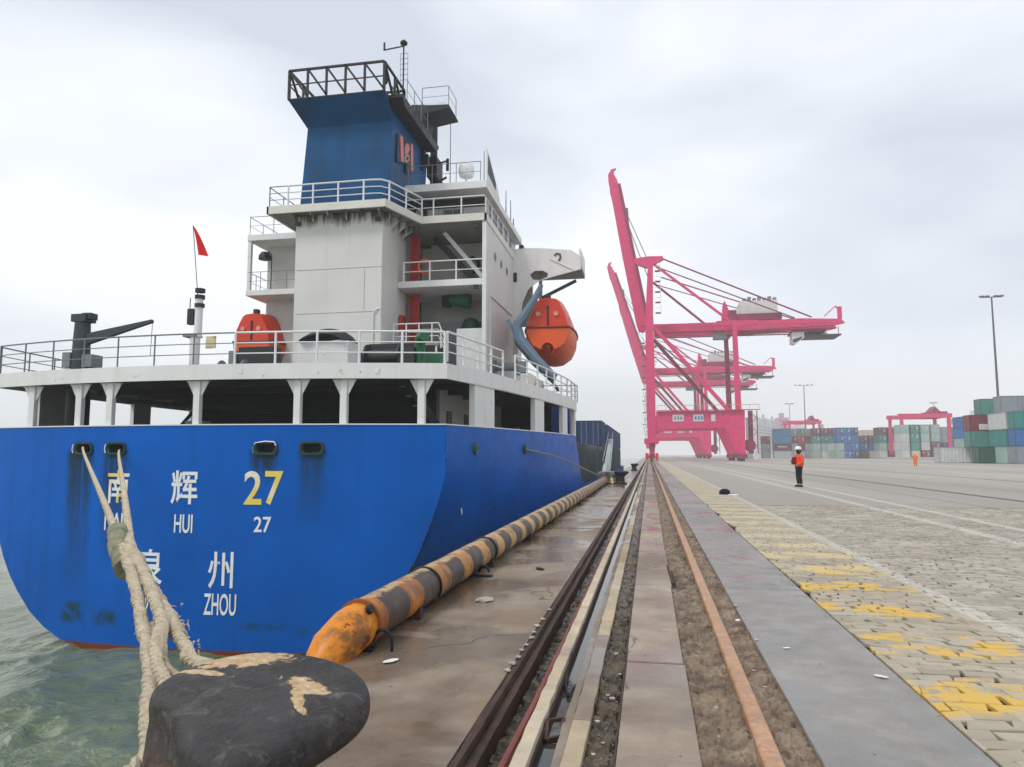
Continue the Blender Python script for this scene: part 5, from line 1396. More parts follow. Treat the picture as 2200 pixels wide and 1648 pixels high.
g_s = 'dark blue containers on the ship'
ti = {0:'lower tier',1:'upper tier'}
for bi, (y0, top_) in enumerate(((71.5+3, 2.32),(88.0,2.32),(101.5,2.32),(114.5,2.32))):
    for c in range(5):
        x = -5.98 - c*2.5
        n_t = 1
        container(x, y0+3.1 if bi else y0+3.1, top_, 12.2 if bi else 6.1, 'navy', NAVY,
                  'navy container on the ship, %s bay ahead, %s row from the quay' % (('nearest','second','third','farthest')[bi], ('first','second','third','fourth','fifth')[c]), group=g_s)
MB().box(-9.6,-4.8,44.5,46.4,-.4,4.6).build('forward_locker', paint('locker_blue', (0.012,0.06,0.24), .5), ship)
# forward gangway lying against the quay
gw = empty('gangway', (-3.2, 60, .6), 'pale green grey gangway sloping from the ship to the quay beyond the grey coaming', 'gangway')
MB().bar((-4.2,82,3.1),(-2.9,50,.15),.5,.14).build('gangway_deck', paint('gangway_grey', (.34,.40,.38), .5), gw)
MB().bar((-4.0,82,3.9),(-2.65,50,.95),.06,.06).bar((-4.45,82,3.9),(-3.15,50,.95),.06,.06).build('gangway_rail', GREYST, gw)
# spring line from the side chock
tag(twisted(resample(rope_path([sc2, P(1200,983,Y=33.5)*1.0, Vector((-2.5,36.0,.45)), Vector((-1.6,36.2,.4))], 30), .12), .045, 3, 3, 5).build('mooring_rope', ROPEG, smooth=True), 'grey mooring line from the side chock of the blue hull to the far bollard', 'mooring rope')

# ------------ lifeboats and davits
def lifeboat(x, y, z, label, rot=0.0, L_=6.2):
    e_ = empty('lifeboat', (x, y, z), label, 'lifeboat', 'lifeboats of the ship'); e_.rotation_euler = (0,0,rot)
    def sec(t):   # t -1..1 along the keel; returns half width, keel z, sheer z, roof
        w_ = 1.33*(1-abs(t)**3.2)**.55 if abs(t) < 1 else .05
        return w_
    def half_outline(t):
        w_ = max(.35, 1.36*(1-abs(t)**3.0*(.22 if t < 0 else .8))); k = .35*abs(t)**3
        low = [(0, -1.55+k*1.2), (.40*w_, -1.48+k*1.1), (.76*w_, -1.15+k*.8), (.96*w_, -.6+k*.4), (1.0*w_, -.15), (1.0*w_, .0)]
        r_ = 1-.12*abs(t)**3
        up = [(.96*w_, .08), (.86*w_, .6), (.70*w_, 1.15*r_), (.52*w_, 1.58*r_), (.34*w_, 1.72*r_), (0, 1.76*r_)]
        return low, up
    def full(h): return [(a, b) for a, b in h] + [(-a, b) for a, b in reversed(h) if a > 1e-6]
    ts = [-1,-.96,-.85,-.65,-.4,0,.4,.65,.85,.95,1.0]
    lo, up = [], []
    for t in ts:
        l_, u_ = half_outline(t); yy = t*L_/2
        lo.append([(-a, yy, b) for a, b in reversed(l_) if a > 1e-6] + [(a, yy, b) for a, b in l_])
        up.append([(a, yy, b) for a, b in u_] + [(-a, yy, b) for a, b in reversed(u_) if a > 1e-6])
    hull_ = MB().loft(lo, close=False, capa=True, capb=True); m1 = hull_.mesh('boat_hull', smooth=True); m1.materials.append(ORANGE2); link('boat_hull', m1, e_)
    can = MB().loft(up, close=False, capa=True, capb=True); m2 = can.mesh('boat_canopy', smooth=True); m2.materials.append(ORANGE); link('boat_canopy', m2, e_)
    gun = MB(); 
    for s_ in (1,-1): gun.tube([(s_*half_outline(t)[0][-1][0]*1.01, t*L_/2, .03) for t in ts], .06, 8)
    gun.tube([(-half_outline(-1)[0][-1][0], -L_/2-.02, .03), (half_outline(-1)[0][-1][0], -L_/2-.02, .03)], .06, 8)
    m3 = gun.mesh('fender_strip', smooth=True); m3.materials.append(paint('fender_red_brown', (.22,.03,.012), .5)); link('fender_strip', m3, e_)
    nz = MB(); a_ = [i*math.pi/8 for i in range(17)]
    nz.loft([[(.30*math.cos(a), -L_/2-.28, -1.12+.3*math.sin(a)) for a in a_[:-1]], [(.30*math.cos(a), -L_/2+.1, -1.12+.3*math.sin(a)) for a in a_[:-1]], [(.24*math.cos(a), -L_/2+.1, -1.12+.24*math.sin(a)) for a in a_[:-1]], [(.24*math.cos(a), -L_/2-.28, -1.12+.24*math.sin(a)) for a in a_[:-1]]], capa=False, capb=False)
    m4 = nz.mesh('propeller_guard', smooth=True); m4.materials.append(ORANGE2); link('propeller_guard', m4, e_)
    pb = MB().cyl(0,0,0,.01,.01,4); pb = MB()
    for k in range(3):
        a = k*2*math.pi/3+.4; pb.poly([(0,-1.12),(.2*math.cos(a-.35),-1.12+.2*math.sin(a-.35)),(.22*math.cos(a+.35),-1.12+.22*math.sin(a+.35))], 1, -L_/2-.1, -L_/2-.07)
    m5 = pb.mesh('propeller'); m5.materials.append(DARKST); link('propeller', m5, e_)
    for a, b in ((-.5,.72),(.42,.72)):
        m6 = MB().tube([(a,-L_/2+.0,b),(a,-L_/2-.08,b)],.12,12).mesh('porthole', smooth=True); m6.materials.append(paint('porthole_pale', (.7,.35,.25), .3)); link('porthole', m6, e_)
    m7 = MB().box(-.04,.04,-L_/2-.06,-L_/2+.02,.05,1.15).box(-.12,.12,-L_/2+.3,-L_/2+.6,1.3,1.85).mesh('lifting_hook'); m7.materials.append(DARKST); link('lifting_hook', m7, e_)
    return e_
bq = P(1173, 722, Y=36.5)
lifeboat(bq.x-.05, 36.9+2.6, bq.z+.42, 'orange enclosed lifeboat hanging in its davit below the starboard bridge wing', R(3))
bp = P(544, 736, Y=35.2)
lifeboat(bp.x, 38.1, bp.z, 'orange lifeboat half hidden behind the rail left of the deckhouse')
def davit(pts, Y, nm='boat_davit'):
    pp = [P(a, b, Y=Y) for a, b in pts]
    m = MB(); m.tube([(p.x, Y, p.z) for p in pp], .2, 8, rr=[.12,.17,.24,.28,.28,.25,.2])
    o = m.build(nm, DAVIT, ship, smooth=True); return o
dpts = [(1163,612),(1150,640),(1128,676),(1110,700),(1118,730),(1150,770),(1192,812)]
davit(dpts, 36.0); davit([(a-2,b+6) for a, b in dpts], 41.0)
p_ = P(1092, 700, Y=36); MB().bar((p_.x,36,p_.z+.3),(P(1112,712,Y=36).x,36,P(1112,735,Y=36).z),.16).build('davit_strut', DAVIT, ship)
w_ = P(1085, 760, Y=36.4); winch(w_.x, 36.6, w_.z-1.1, GREYM, GREYM, .8, 'boat_winch')
MB().box(-7.6,-5.6,35.7,36.3,4.45,4.9).build('davit_base', WHITE, ship)
# white drum shaped raft canisters along the side rail
for y in (33.6, 35.4):
    c_ = MB().tube([(-5.6,y,4.95),(-5.6,y+1.25,4.95)],.36,18,rr=[.36,.36]).build('life_raft_canister', paint('raft_cream', (.6,.58,.5), .5,.1), ship, smooth=True)
    MB().box(-5.9,-5.3,y+.2,y+1.05,4.45,4.62).build('raft_cradle', DARKST, ship)
p_ = P(1172,795,Y=36); MB().bar((p_.x,35.9,p_.z),(P(1200,840,Y=36).x,35.9,P(1200,840,Y=36).z),.14).build('davit_leg', DARKST, ship)
# ------------------------------------------------------------------ ship to shore gantry cranes
GA = 18.85   # gauge between the two rails
def sts(Y, boom, label, k=1.0, near=True):
    x0 = 0.55
    c = empty('gantry_crane', (x0, Y, 0), label, 'crane', 'red ship to shore cranes along the quay')
    def bd(nm, mb_, m=CRANE, par=None, bevel=0): return mb_.build(nm, m, par or c, bevel=bevel)
    def X(a): return x0 + a
    YS = (Y, Y+18*k)
    for j, y in enumerate(YS):
        # waterside leg
        bd('waterside_leg', MB().bar((X(0),y,4.2*k),(X(0),y,12*k),1.7*k,1.8,2.0*k,2.0).bar((X(0),y,12*k),(X(0),y,32*k),2.0*k,2.0,1.8*k,1.8).bar((X(0),y,32*k),(X(.5),y,45.2*k),1.7*k,1.6,1.1*k,1.1))
        bd('leg_foot', MB().bar((X(.1),y,1.3),(X(.1),y,4.2*k),1.0*k,1.2,1.3*k,1.4), CRANED)
        bd('leg_collar', MB().box(X(-1.6*k),X(1.6*k),y-1.2,y+1.2,3.9*k,4.9*k), CRANE)
        # landside leg: tapering foot, portal knee and slim upper column
        bd('landside_leg', MB().poly([(X(GA-.9),1.6),(X(GA+.9),1.6),(X(GA+1.0),11*k),(X(GA-4.2),10.9*k),(X(GA-4.0),9*k),(X(GA-3.2),6.9*k),(X(GA-2.4),5.2*k)], 1, y-.9, y+.9))
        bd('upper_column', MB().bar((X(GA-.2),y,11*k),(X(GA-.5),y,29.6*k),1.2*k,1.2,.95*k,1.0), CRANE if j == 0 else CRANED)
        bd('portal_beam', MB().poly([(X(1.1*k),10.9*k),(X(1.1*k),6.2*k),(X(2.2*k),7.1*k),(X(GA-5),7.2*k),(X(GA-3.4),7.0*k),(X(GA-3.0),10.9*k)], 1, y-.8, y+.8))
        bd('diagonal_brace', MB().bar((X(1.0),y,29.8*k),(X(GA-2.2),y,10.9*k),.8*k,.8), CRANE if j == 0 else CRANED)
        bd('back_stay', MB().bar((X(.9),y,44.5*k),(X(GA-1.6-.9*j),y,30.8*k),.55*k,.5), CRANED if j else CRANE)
        # bogies
        for xx, nm in ((0, 'waterside_bogie'), (GA, 'landside_bogie')):
            for dy in (-4.5, 0, 4.5):
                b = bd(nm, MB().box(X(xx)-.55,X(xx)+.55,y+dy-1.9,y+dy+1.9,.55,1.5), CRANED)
                for wy in (-1.2, .0, 1.2):
                    me = MB().tube([(X(xx)-.12,y+dy+wy,.36),(X(xx)+.12,y+dy+wy,.36)], .34, 12).mesh('wheel', wloc(b)); me.materials.append(DARKST); link('wheel', me, b)
            bd('equaliser', MB().box(X(xx)-.5,X(xx)+.5,y-5,y+5,1.5,2.1), CRANE)
    for x_, z_ in ((0, 11.0), (GA, 11.0)):
        bd('sill_tie', MB().box(X(x_)-.6,X(x_)+.6,YS[0]+.9,YS[1]-.9,(z_-2.2)*k,(z_-.8)*k), CRANED)
    bd('top_tie', MB().box(X(0),X(1.1),YS[0],YS[1],44.4*k,45.6*k)); bd('apex_bracket', MB().poly([(X(-3.3*k),45.6*k),(X(-3.1*k),44.5*k),(X(-.4),43.4*k),(X(1.0),44.0*k),(X(3.4*k),45.2*k),(X(3.2*k),45.9*k),(X(0),46.0*k)], 1, Y-.6, Y+.6))
    for x_ in (0, GA-.5): bd('girder_cross_tie', MB().box(X(x_)-.6,X(x_)+.6,YS[0]+.7,YS[1]-.7,29.2*k,30.9*k))
    # twin trolley girders
    for dy in (5.2, 12.0):
        g1 = MB().box(X(1.1),X(15),Y+dy-.6,Y+dy+.6,29.5*k,31.3*k).box(X(15.01),X(24),Y+dy-.6,Y+dy+.6,29.4*k,31.6*k)
        g1.poly([(X(24.01),29.5*k),(X(40),29.8*k),(X(42.3*k),30.3*k),(X(41.5*k),31.2*k),(X(33),31.6*k),(X(24.01),31.3*k)], 1, Y+dy-.6, Y+dy+.6)
        bd('trolley_girder', g1); bd('girder_walkway', MB().box(X(1.2),X(40),Y+dy-1.5,Y+dy-.62,29.0*k,29.15*k), CRANED)
    yc = Y+8.6*k
    bd('machinery_house', MB().box(X(20.4),X(28.5),yc-3,yc+3,33.2*k,36.2*k), CRANEW, bevel=.1)
    bd('house_floor', MB().box(X(19.6),X(29.3),yc-3.4,yc+3.4,31.8*k,33.15*k), CRANED)
    bd('house_panel', MB().box(X(20.6),X(27.2),yc-3.55,yc-3.42,30.0*k,31.6*k), CRANED)
    for i in range(5): bd('house_vent', MB().box(X(21+i*1.25),X(21.8+i*1.25),yc-3.72,yc-3.58,30.4*k,31.2*k), CRANEW)
    bd('tower_fin', MB().poly([(X(16.4),31.8*k),(X(18.0),31.8*k),(X(18.2),34.6*k),(X(17.3),36.9*k),(X(16.9),36.4*k)], 1, yc-.5, yc+.5), CRANE)
    bd('electrical_cabin', MB().box(X(17.9),X(19.6),yc-3,yc-1.5,31.8*k,34.2*k), CRANED)
    # rods from the apex down to the girder end
    for dy in (0, 17.5*k):
        bd('stay_rod', MB().bar((X(3.2),Y+dy,45.4*k),(X(35.5),Y+12*(dy > 0)+5.2*(dy == 0),31.9*k),.28), CRANED)
        bd('stay_rod', MB().bar((X(1.8),Y+dy,43.6*k),(X(32),Y+12*(dy > 0)+5.2*(dy == 0),31.8*k),.22), CRANED)
    for i in range(9):
        z = (8 + i*2.6)*k; bd('leg_platform', MB().box(X(-1.9),X(-1.1),Y-.9,Y+.9,z,z+.08), CRANED)
        bd('leg_ladder', MB().bar((X(-1.3),Y-1.2,z-2.5*k),(X(-1.75),Y-1.2,z),.08), GREYM)
    for i in range(10):
        bd('girder_handrail', MB().bar((X(2+i*4),Y+3.8,29.15*k),(X(2+i*4),Y+3.8,30.3*k),.07), CRANED)
        bd('hanging_cable', MB().tube([(X(21+i*1.3),Y+4,29.3*k),(X(21.65+i*1.3),Y+4,27.4*k+.3*(i%3)),(X(22.3+i*1.3),Y+4,29.3*k)], .05, 4), GREYM)
    bd('girder_handrail', MB().bar((X(1.5),Y+3.8,30.3*k),(X(40),Y+3.8,30.3*k),.07), CRANED)
    for i in range(6): bd('hoist_rope', MB().bar((X(-1.0),Y+5+i,33*k),(X(.2),Y+4+i*1.5,44*k),.05), GREYM)
    for i in range(7): bd('roof_unit', MB().box(X(21+i*1.1),X(21.7+i*1.1),yc-2.9,yc-1.6,36.3*k,(36.8+.3*(i%2))*k), GREYM)
    # trolley with the driver's cab and the spreader head
    bd('trolley', MB().box(X(31.5),X(38.5),Y+5.4,Y+11.8,28.6*k,29.2*k), CRANED)
    bd('driver_cab', MB().poly([(X(31.2),28.5*k),(X(33.7),28.5*k),(X(33.7),27.2*k),(X(31.9),25.9*k),(X(31.0),26.0*k)], 1, Y+4.6, Y+7.2), CRANEW)
    bd('cab_window', MB().poly([(X(31.3),26.9*k),(X(33.3),27.5*k),(X(33.2),27.1*k),(X(32.0),26.3*k),(X(31.2),26.2*k)], 1, Y+4.5, Y+4.58), GLASS)
    bd('tail_platform', MB().box(X(34.2),X(41.6),Y+5,Y+12,27.7*k,27.95*k), DARKST)
    for x_ in (34.5, 37.5, 41): bd('platform_hanger', MB().bar((X(x_),Y+5.2,27.9*k),(X(x_),Y+5.2,29.6*k),.14), CRANED)
    bd('tail_davit', MB().bar((X(38.2),Y+5.2,32*k),(X(40.6),Y+5.2,34.2*k),.2).bar((X(40.6),Y+5.2,34.2*k),(X(41.8),Y+5.2,32.4*k),.25).box(X(41.0),X(41.8),Y+4.8,Y+5.6,31.3*k,34.0*k), CRANE)
    bd('service_cage', MB().box(X(14.2),X(17.0),Y+4.2,Y+6.2,27.4*k,28.9*k), GREYM)
    # boom raised from its hinge at the waterside leg
    tip, wb = Vector((X(boom[0]), 0, boom[1])), Vector((X(-1.3*k), 0, 31.0*k))
    d = (tip-wb); d.normalize(); n_ = Vector((d.z, 0, -d.x))
    for dy in (5.2, 12.0):
        pts = []; L_ = (tip-wb).length
        for t, a, b in ((0,-1.2,1.0),(.05,-1.45,1.25),(.5,-1.5,1.2),(.86,-1.25,1.1),(.93,-1.35,.7),(.975,-1.1,.2),(1.0,-.3,.6),(1.005,.0,1.0)):
            p = wb + d*(t*L_); pts.append((p+n_*a*k, p+n_*b*k))
        poly = [(q[0].x, q[0].z) for q in pts] + [(q[1].x, q[1].z) for q in reversed(pts)]
        bd('boom_girder', MB().poly(poly, 1, Y+dy-.55, Y+dy+.55))
    for t in (.12, .3, .48, .66, .84, .96):
        p = wb + d*(t*L_); bd('boom_cross_tie', MB().box(p.x-.45,p.x+.45,Y+5.75,Y+11.45,p.z-.5,p.z+.5))
    bd('boom_walkway', MB().bar(Vector((wb.x,Y+4.3,wb.z))+n_*1.2*k, Vector((wb.x,Y+4.3,wb.z))+d*L_*.9+n_*1.0*k, .7, .1), CRANED)
    p = wb + d*(.74*L_); bd('boom_stay', MB().bar((p.x+1.2,Y+5.2,p.z),(X(-.2),Y+1,45.8*k),.16), GREYM)
    bd('boom_stay', MB().bar((p.x+1.2,Y+12,p.z),(X(-.2),Y+17,45.8*k),.16), GREYM)
    bd('boom_stay_bracket', MB().box(p.x+.7,p.x+1.9,Y+4.8,Y+12.4,p.z-2.2,p.z+.4), GREYM)
    # stair tower and platforms of the waterside leg
    st_ = MB()
    for i in range(5 if near else 3):
        z = (33+i*2.4)*k; st_.box(X(1.4),X(2.6),Y-.6,Y+.8,z,z+.1)
        bd('stair_guard', MB().bar((X(2.6),Y-.6,z),(X(2.6),Y-.6,z+1.9*k),.12).bar((X(1.5),Y-.6,z+1.05),(X(2.6),Y-.6,z+1.05),.1), CRANEW)
    st_.build('stair_landing', CRANED, c)['kind'] = 'stuff'
    # walkway on the portal and its handrail, sign boards, reels
    bd('portal_walkway', MB().box(X(1.2),X(GA+4),Y-1.6,Y-.82,10.95*k,11.1*k), CRANE)
    hr = MB().tube([(X(1.3),Y-1.55,12.1*k),(X(GA+3.9),Y-1.55,12.1*k)],.06,4)
    for i in range(12): hr.bar((X(1.3+i*(GA+2.6)/11),Y-1.55,11.1*k),(X(1.3+i*(GA+2.6)/11),Y-1.55,12.1*k),.07)
    bd('portal_handrail', hr, paint('handrail_yellow', (.62,.36,.10), .5))
    for i, (a, b) in enumerate(((4.6,7.0),(9.0,11.2),(12.8,13.7))):
        bd('sign_board', MB().box(X(a),X(b),Y-.92,Y-.84,8.6*k,10.1*k), paint('board_white', (.62,.64,.66), .5))
        if i < 2:
            for q in range(3): bd('board_lettering', MB().box(X(a+.35+q*.65),X(a+.75+q*.65),Y-.95,Y-.925,8.95*k,9.7*k), paint('board_blue', (.02,.2,.5), .5) if i else GREYM)
    bd('cable_reel', MB().tube([(X(GA+1.9),Y,3.4*k),(X(GA+1.9),Y+.5,3.4*k)], 1.3*k, 20), CRANED)
    bd('stair_tower', MB().box(X(GA+2.0),X(GA+3.0),Y+2,Y+2.2,1.6,11*k).box(X(GA+3.8),X(GA+4.0),Y+2,Y+2.2,1.6,11*k), CRANED)
    for i in range(6):
        bd('stair_flight', MB().bar((X(GA+2.2+(i%2)*1.6),Y+1.9,(1.7+i*1.55)*k),(X(GA+3.8-(i%2)*1.6),Y+1.9,(3.2+i*1.55)*k),.3,.12), GREYM)
    for s_ in (-1, 1):
        bd('end_buffer', MB().box(X(-1.35 if s_ < 0 else .75),X(-.75 if s_ < 0 else 1.35),Y-7.2,Y-6.4,.25,1.7).bar((X(s_*.5),Y-6.6,.9),(X(s_*1.0),Y-6.9,.9),.3), paint('buffer_red', (.6,.02,.02), .5))
    return c
sts(163, (-8.1, 68.9), 'nearest red gantry crane with its boom raised to the sky over the rails')
b2 = P(1310, 572, Y=258.6); sts(250, (b2.x-.55, b2.z), 'middle red gantry crane seen through the nearest one, its shorter looking boom showing left', near=False)
b3 = P(1334, 655, Y=298)
sts(288, (b3.x-.55, b3.z), 'farthest red gantry crane, lowest girder seen behind the middle crane', k=.97, near=False)

# ------------------------------------------------------------------ yard cranes on rubber tyres
def rtg(xa, xb, Y, H_, label, dep=11.0):
    c = empty('yard_crane', ((xa+xb)/2, Y, 0), label, 'yard crane', 'red yard cranes over the container stacks')
    for y in (Y, Y+dep):
        for x in (xa, xb):
            MB().bar((x,y,1.6),(x,y,H_-.8),1.0,.9,.8,.8).build('leg', CRANE, c)
        MB().box(xa-.9,xb+.9,y-.5,y+.5,H_-1.3,H_).build('top_girder', CRANE, c)
    for x in (xa, xb):
        MB().box(x-.4,x+.4,Y-.5,Y+dep+.5,1.1,1.9).build('sill_beam', CRANED, c)
        MB().box(x-.3,x+.3,Y+.6,Y+dep-.6,H_-1.2,H_-.5).build('top_tie', CRANE, c)
        for y in (Y-.4, Y+1.4, Y+dep-1.4, Y+dep+.4): MB().tube([(x-.3,y,.75),(x+.3,y,.75)],.72,14).build('tyre', BLACK, c)
    x = xb - (xb-xa)*.28
    MB().box(x-.5,xb+.2,Y+1,Y+dep-1,H_+.02,H_+.7).build('trolley', CRANED, c)
    MB().poly([(x,H_+.72),(xb-1,H_+.72),(xb-2.4,H_+2.2),(x+1.4,H_+2.4)], 1, Y+3, Y+dep-3).build('hoist_house', CRANED, c)
    MB().box(xb+.6,xb+2.0,Y+1,Y+3,H_-3.6,H_-1.6).build('driver_cab', CRANEW, c)
    return c
a, b = P(1941, 985, Y=243), P(2043, 985, Y=243)
rtg(a.x, b.x, 243, P(1940, 889, Y=243).z, 'red yard crane spanning the tall teal and blue container columns')
a, b = P(1699, 985, Y=330), P(1763, 985, Y=330)
rtg(a.x, b.x, 330, P(1700, 904, Y=330).z, 'hazy red yard crane above the stacks left of the tall blue containers')
# ------------------------------------------------------------------ container stacks
COLS = {
 'teal': (0.03,0.22,0.20), 'seagreen': (0.06,0.25,0.20), 'darkgreen': (0.012,0.09,0.06), 'blue': (0.02,0.13,0.36), 'skyblue': (0.06,0.27,0.42),
 'maroon': (0.22,0.02,0.035), 'plum': (0.14,0.04,0.07), 'brown': (0.16,0.07,0.05), 'white': (0.55,0.56,0.55), 'palegreen': (0.32,0.45,0.40), 'grey': (0.26,0.30,0.32),
 'cream': (0.55,0.50,0.36), 'red': (0.42,0.03,0.04), 'orange': (0.55,0.16,0.03), 'navy2': (0.015,0.05,0.16), 'lightgrey': (0.42,0.44,0.44)}
NM = {'teal':'teal','seagreen':'sea green','darkgreen':'dark green','blue':'blue','skyblue':'sky blue','maroon':'maroon','plum':'plum coloured','brown':'brown','white':'white','palegreen':'pale green','grey':'grey','cream':'cream','red':'red','orange':'orange','navy2':'navy','lightgrey':'light grey'}
TW = ['bottom','second','third','fourth','fifth','sixth']
OW = ['first','second','third','fourth','fifth','sixth','seventh','eighth','ninth','tenth']
CG = 'containers stacked in the yard'
WL, NL = paint('mark_white', (.7,.7,.68), .6), paint('mark_dark', (.05,.06,.08), .6)
_mk = {}
def markings(par, L_, side):
    # small placards and worn, unreadable line marks as the far photo shows them
    k = (L_, side)
    if k not in _mk:
        m = MB()
        if side:
            for i in range(7): m.box(1.24, 1.25, -1.6+i*.46, -1.6+i*.46+.30, 1.2, 1.2+(.55 if i % 3 else .42))
        m.box(-.95,-.45,-L_/2-.01,-L_/2+.0,1.9,2.05).box(.3,.95,-L_/2-.01,-L_/2+.0,2.0,2.1).box(.35,.95,-L_/2-.01,-L_/2+.0,1.75,1.83).box(.35,.8,-L_/2-.01,-L_/2+.0,1.2,1.5)
        me = m.mesh('painted_marks'); me.materials.append(WL); _mk[k] = me
    link('painted_marks', _mk[k], par)
def block(where, px0, px1, Y, tiers, cols, side=False, H_=2.6, L_=6.1, near=True, left_to_right='from the left', marks=None, depth_rows=1):
    """a row of stacks standing shoulder to shoulder; end on (side=False) or side on"""
    a, b = P(px0, 985, Y=Y).x, P(px1, 985, Y=Y).x
    pitch = (6.25 if L_ == 6.1 else 12.4) if side else 2.62
    n = max(1, round((b-a)/pitch)); st = (b-a)/n
    for i in range(n):
        t_n = tiers[i % len(tiers)] if isinstance(tiers, list) else tiers
        for t in range(t_n):
            cn = cols[(i*5 + t*3) % len(cols)] if not isinstance(cols[0], list) else cols[t % len(cols)][i % len(cols[t % len(cols)])]
            x = a + (i+.5)*st; yy = Y + (1.25 if side else L_/2)
            pos = '' if n == 1 else (', %s stack %s' % (OW[i] if i < 10 else 'last', left_to_right))
            lab = '%s container %s, %s tier%s' % (NM[cn], where, TW[t], pos)
            mk = marks.get((i, t)) if marks else None
            e0 = container(x, yy, .03 + t*2.62, L_, cn, COLS[cn], lab, R(-90) if side else 0.0, CG, near, mk)
            if (i*3+t*5) % 4 and cn not in ('white','lightgrey','cream'): markings(e0, L_, side)
# behind the worker, far
block('at far left end of yard', 1641, 1656, 272, 3, [['grey'],['grey'],['maroon']])
block('under the large sky blue box', 1668, 1697, 270, 2, [['lightgrey','lightgrey'],['plum','grey']], L_=6.1, side=True)
sb = P(1682, 985, Y=270)
for k_ in (2, 3): container(sb.x, 271.25, .03+k_*2.62, 6.1, 'skyblue', COLS['skyblue'], ('lower' if k_ == 2 else 'upper') + ' of the two sky blue containers on the far left stack', R(-90), CG, False)
block('behind the worker', 1699, 1747, 272, 4, [['white','palegreen','grey'],['white','maroon','palegreen'],['maroon','red','maroon'],['grey','seagreen','grey']])
block('just right of the worker', 1748, 1782, 268, 4, [['palegreen','white'],['palegreen','palegreen'],['seagreen','teal'],['plum','plum']])
block('beside the tall blue pile', 1783, 1797, 266, 4, [['palegreen'],['white'],['seagreen'],['maroon']])
block('in the tall blue pile', 1800, 1846, 262, 4, [['palegreen','blue','navy2'],['palegreen','blue','blue'],['blue','blue','blue'],['blue','blue','navy2']])
block('right of the tall blue pile', 1849, 1886, 268, 3, [['brown','cream'],['blue','blue'],['plum','plum']])
block('with the cream box on top', 1856, 1884, 290, 4, [['plum'],['plum'],['plum'],['cream']])
block('left of the big yard crane', 1888, 1932, 262, 4, [['white','maroon','plum','cream'],['palegreen','white','palegreen'],['teal','skyblue'],['plum','plum','plum']])
block('under the yard crane', 1936, 2024, 240, 4, [['white','cream','maroon','plum','white','grey','lightgrey'],['white','seagreen','white','plum','blue','blue','blue'],['white','seagreen','palegreen','palegreen','teal','teal','teal'],['palegreen','teal','palegreen','palegreen','teal','teal','teal']])
block('behind the right crane leg', 2026, 2068, 262, 4, [['grey','white','grey'],['navy2','blue','navy2'],['grey','teal','seagreen'],['grey','seagreen']])
block('in the blue pile behind the white box', 2072, 2100, 190, 4, [['grey'],['palegreen'],['blue'],['blue']], side=False)
# near group at the right
def one(px0, px1, Y, t, cn, lab, side=True, L_=6.1, marks=None, z=None):
    a, b = P(px0, 985, Y=Y).x, P(px1, 985, Y=Y).x
    container((a+b)/2, Y + (1.25 if side else L_/2), .03+t*2.62 if z is None else z, L_, cn, COLS[cn], lab, R(-90) if side else 0.0, CG, True, marks)
# a rotated container shows its +x side towards the camera
one(2035, 2089, 133, 0, 'white', 'worn white container standing alone in front of the blue pile', marks=None)
one(2104, 2124, 133, 0, 'lightgrey', 'light grey container end on, between the white box and the green stack', side=False)
one(2091, 2102, 146, 0, 'grey', 'narrow grey container end just right of the lone white box', side=False)
one(2100, 2164, 130, 1, 'seagreen', 'pale sea green container below the maroon one'); one(2100, 2164, 130, 2, 'maroon', 'maroon container with white lettering on its side')
one(2129, 2170, 126, 0, 'darkgreen', 'dark green container on the ground at the foot of the right stack')
one(2170, 2200, 122, 0, 'palegreen', 'pale green container on the ground, second from the right', side=False)
one(2170, 2200, 122, 1, 'teal', 'teal container on the second tier, right end', side=False)
one(2172, 2200, 122, 2, 'white', 'white container on the third tier, right end', side=False)
one(2164, 2185, 134, 2, 'cream', 'cream container tucked behind the right end stack', side=False)
one(2164, 2185, 134, 1, 'teal', 'teal container tucked behind the right end stack', side=False)
one(2130, 2186, 130, 3, 'seagreen', 'sea green container crowning the maroon one')
one(2174, 2235, 124, 3, 'grey', 'blue grey container highest of all at the right edge')
one(2205, 2260, 120, 0, 'grey', 'grey container at the right border, bottom tier'); one(2205, 2260, 120, 1, 'blue', 'blue container at the right border, second tier'); one(2205, 2260, 120, 2, 'teal', 'teal container at the right border, third tier')
# lettering on the maroon side wall and the white box
for i in range(5):
    par = next(o for o in COL.objects if o.get('label') == 'maroon container with white lettering on its side')
    q = P(2104+i*5.4, 917, Y=129.9); me = MB().box(q.x-par.location.x, q.x-par.location.x+.3, 0,.02, q.z-par.location.z-.45, q.z-par.location.z+.45)
    if i in (0,2,3): me.box(q.x-par.location.x+.3,q.x-par.location.x+.42,0,.02,q.z-par.location.z-.45,q.z-par.location.z-.3).box(q.x-par.location.x+.3,q.x-par.location.x+.42,0,.02,q.z-par.location.z+.3,q.z-par.location.z+.45)
    m_ = me.mesh('lettering'); 
    for v in m_.vertices:   # into the turned frame of the container
        p = Vector((v.co.x, 129.93 + v.co.y - par.location.y, v.co.z)); v.co = Vector((-p.y, p.x, p.z))
    m_.materials.append(WL); link('lettering', m_, par)

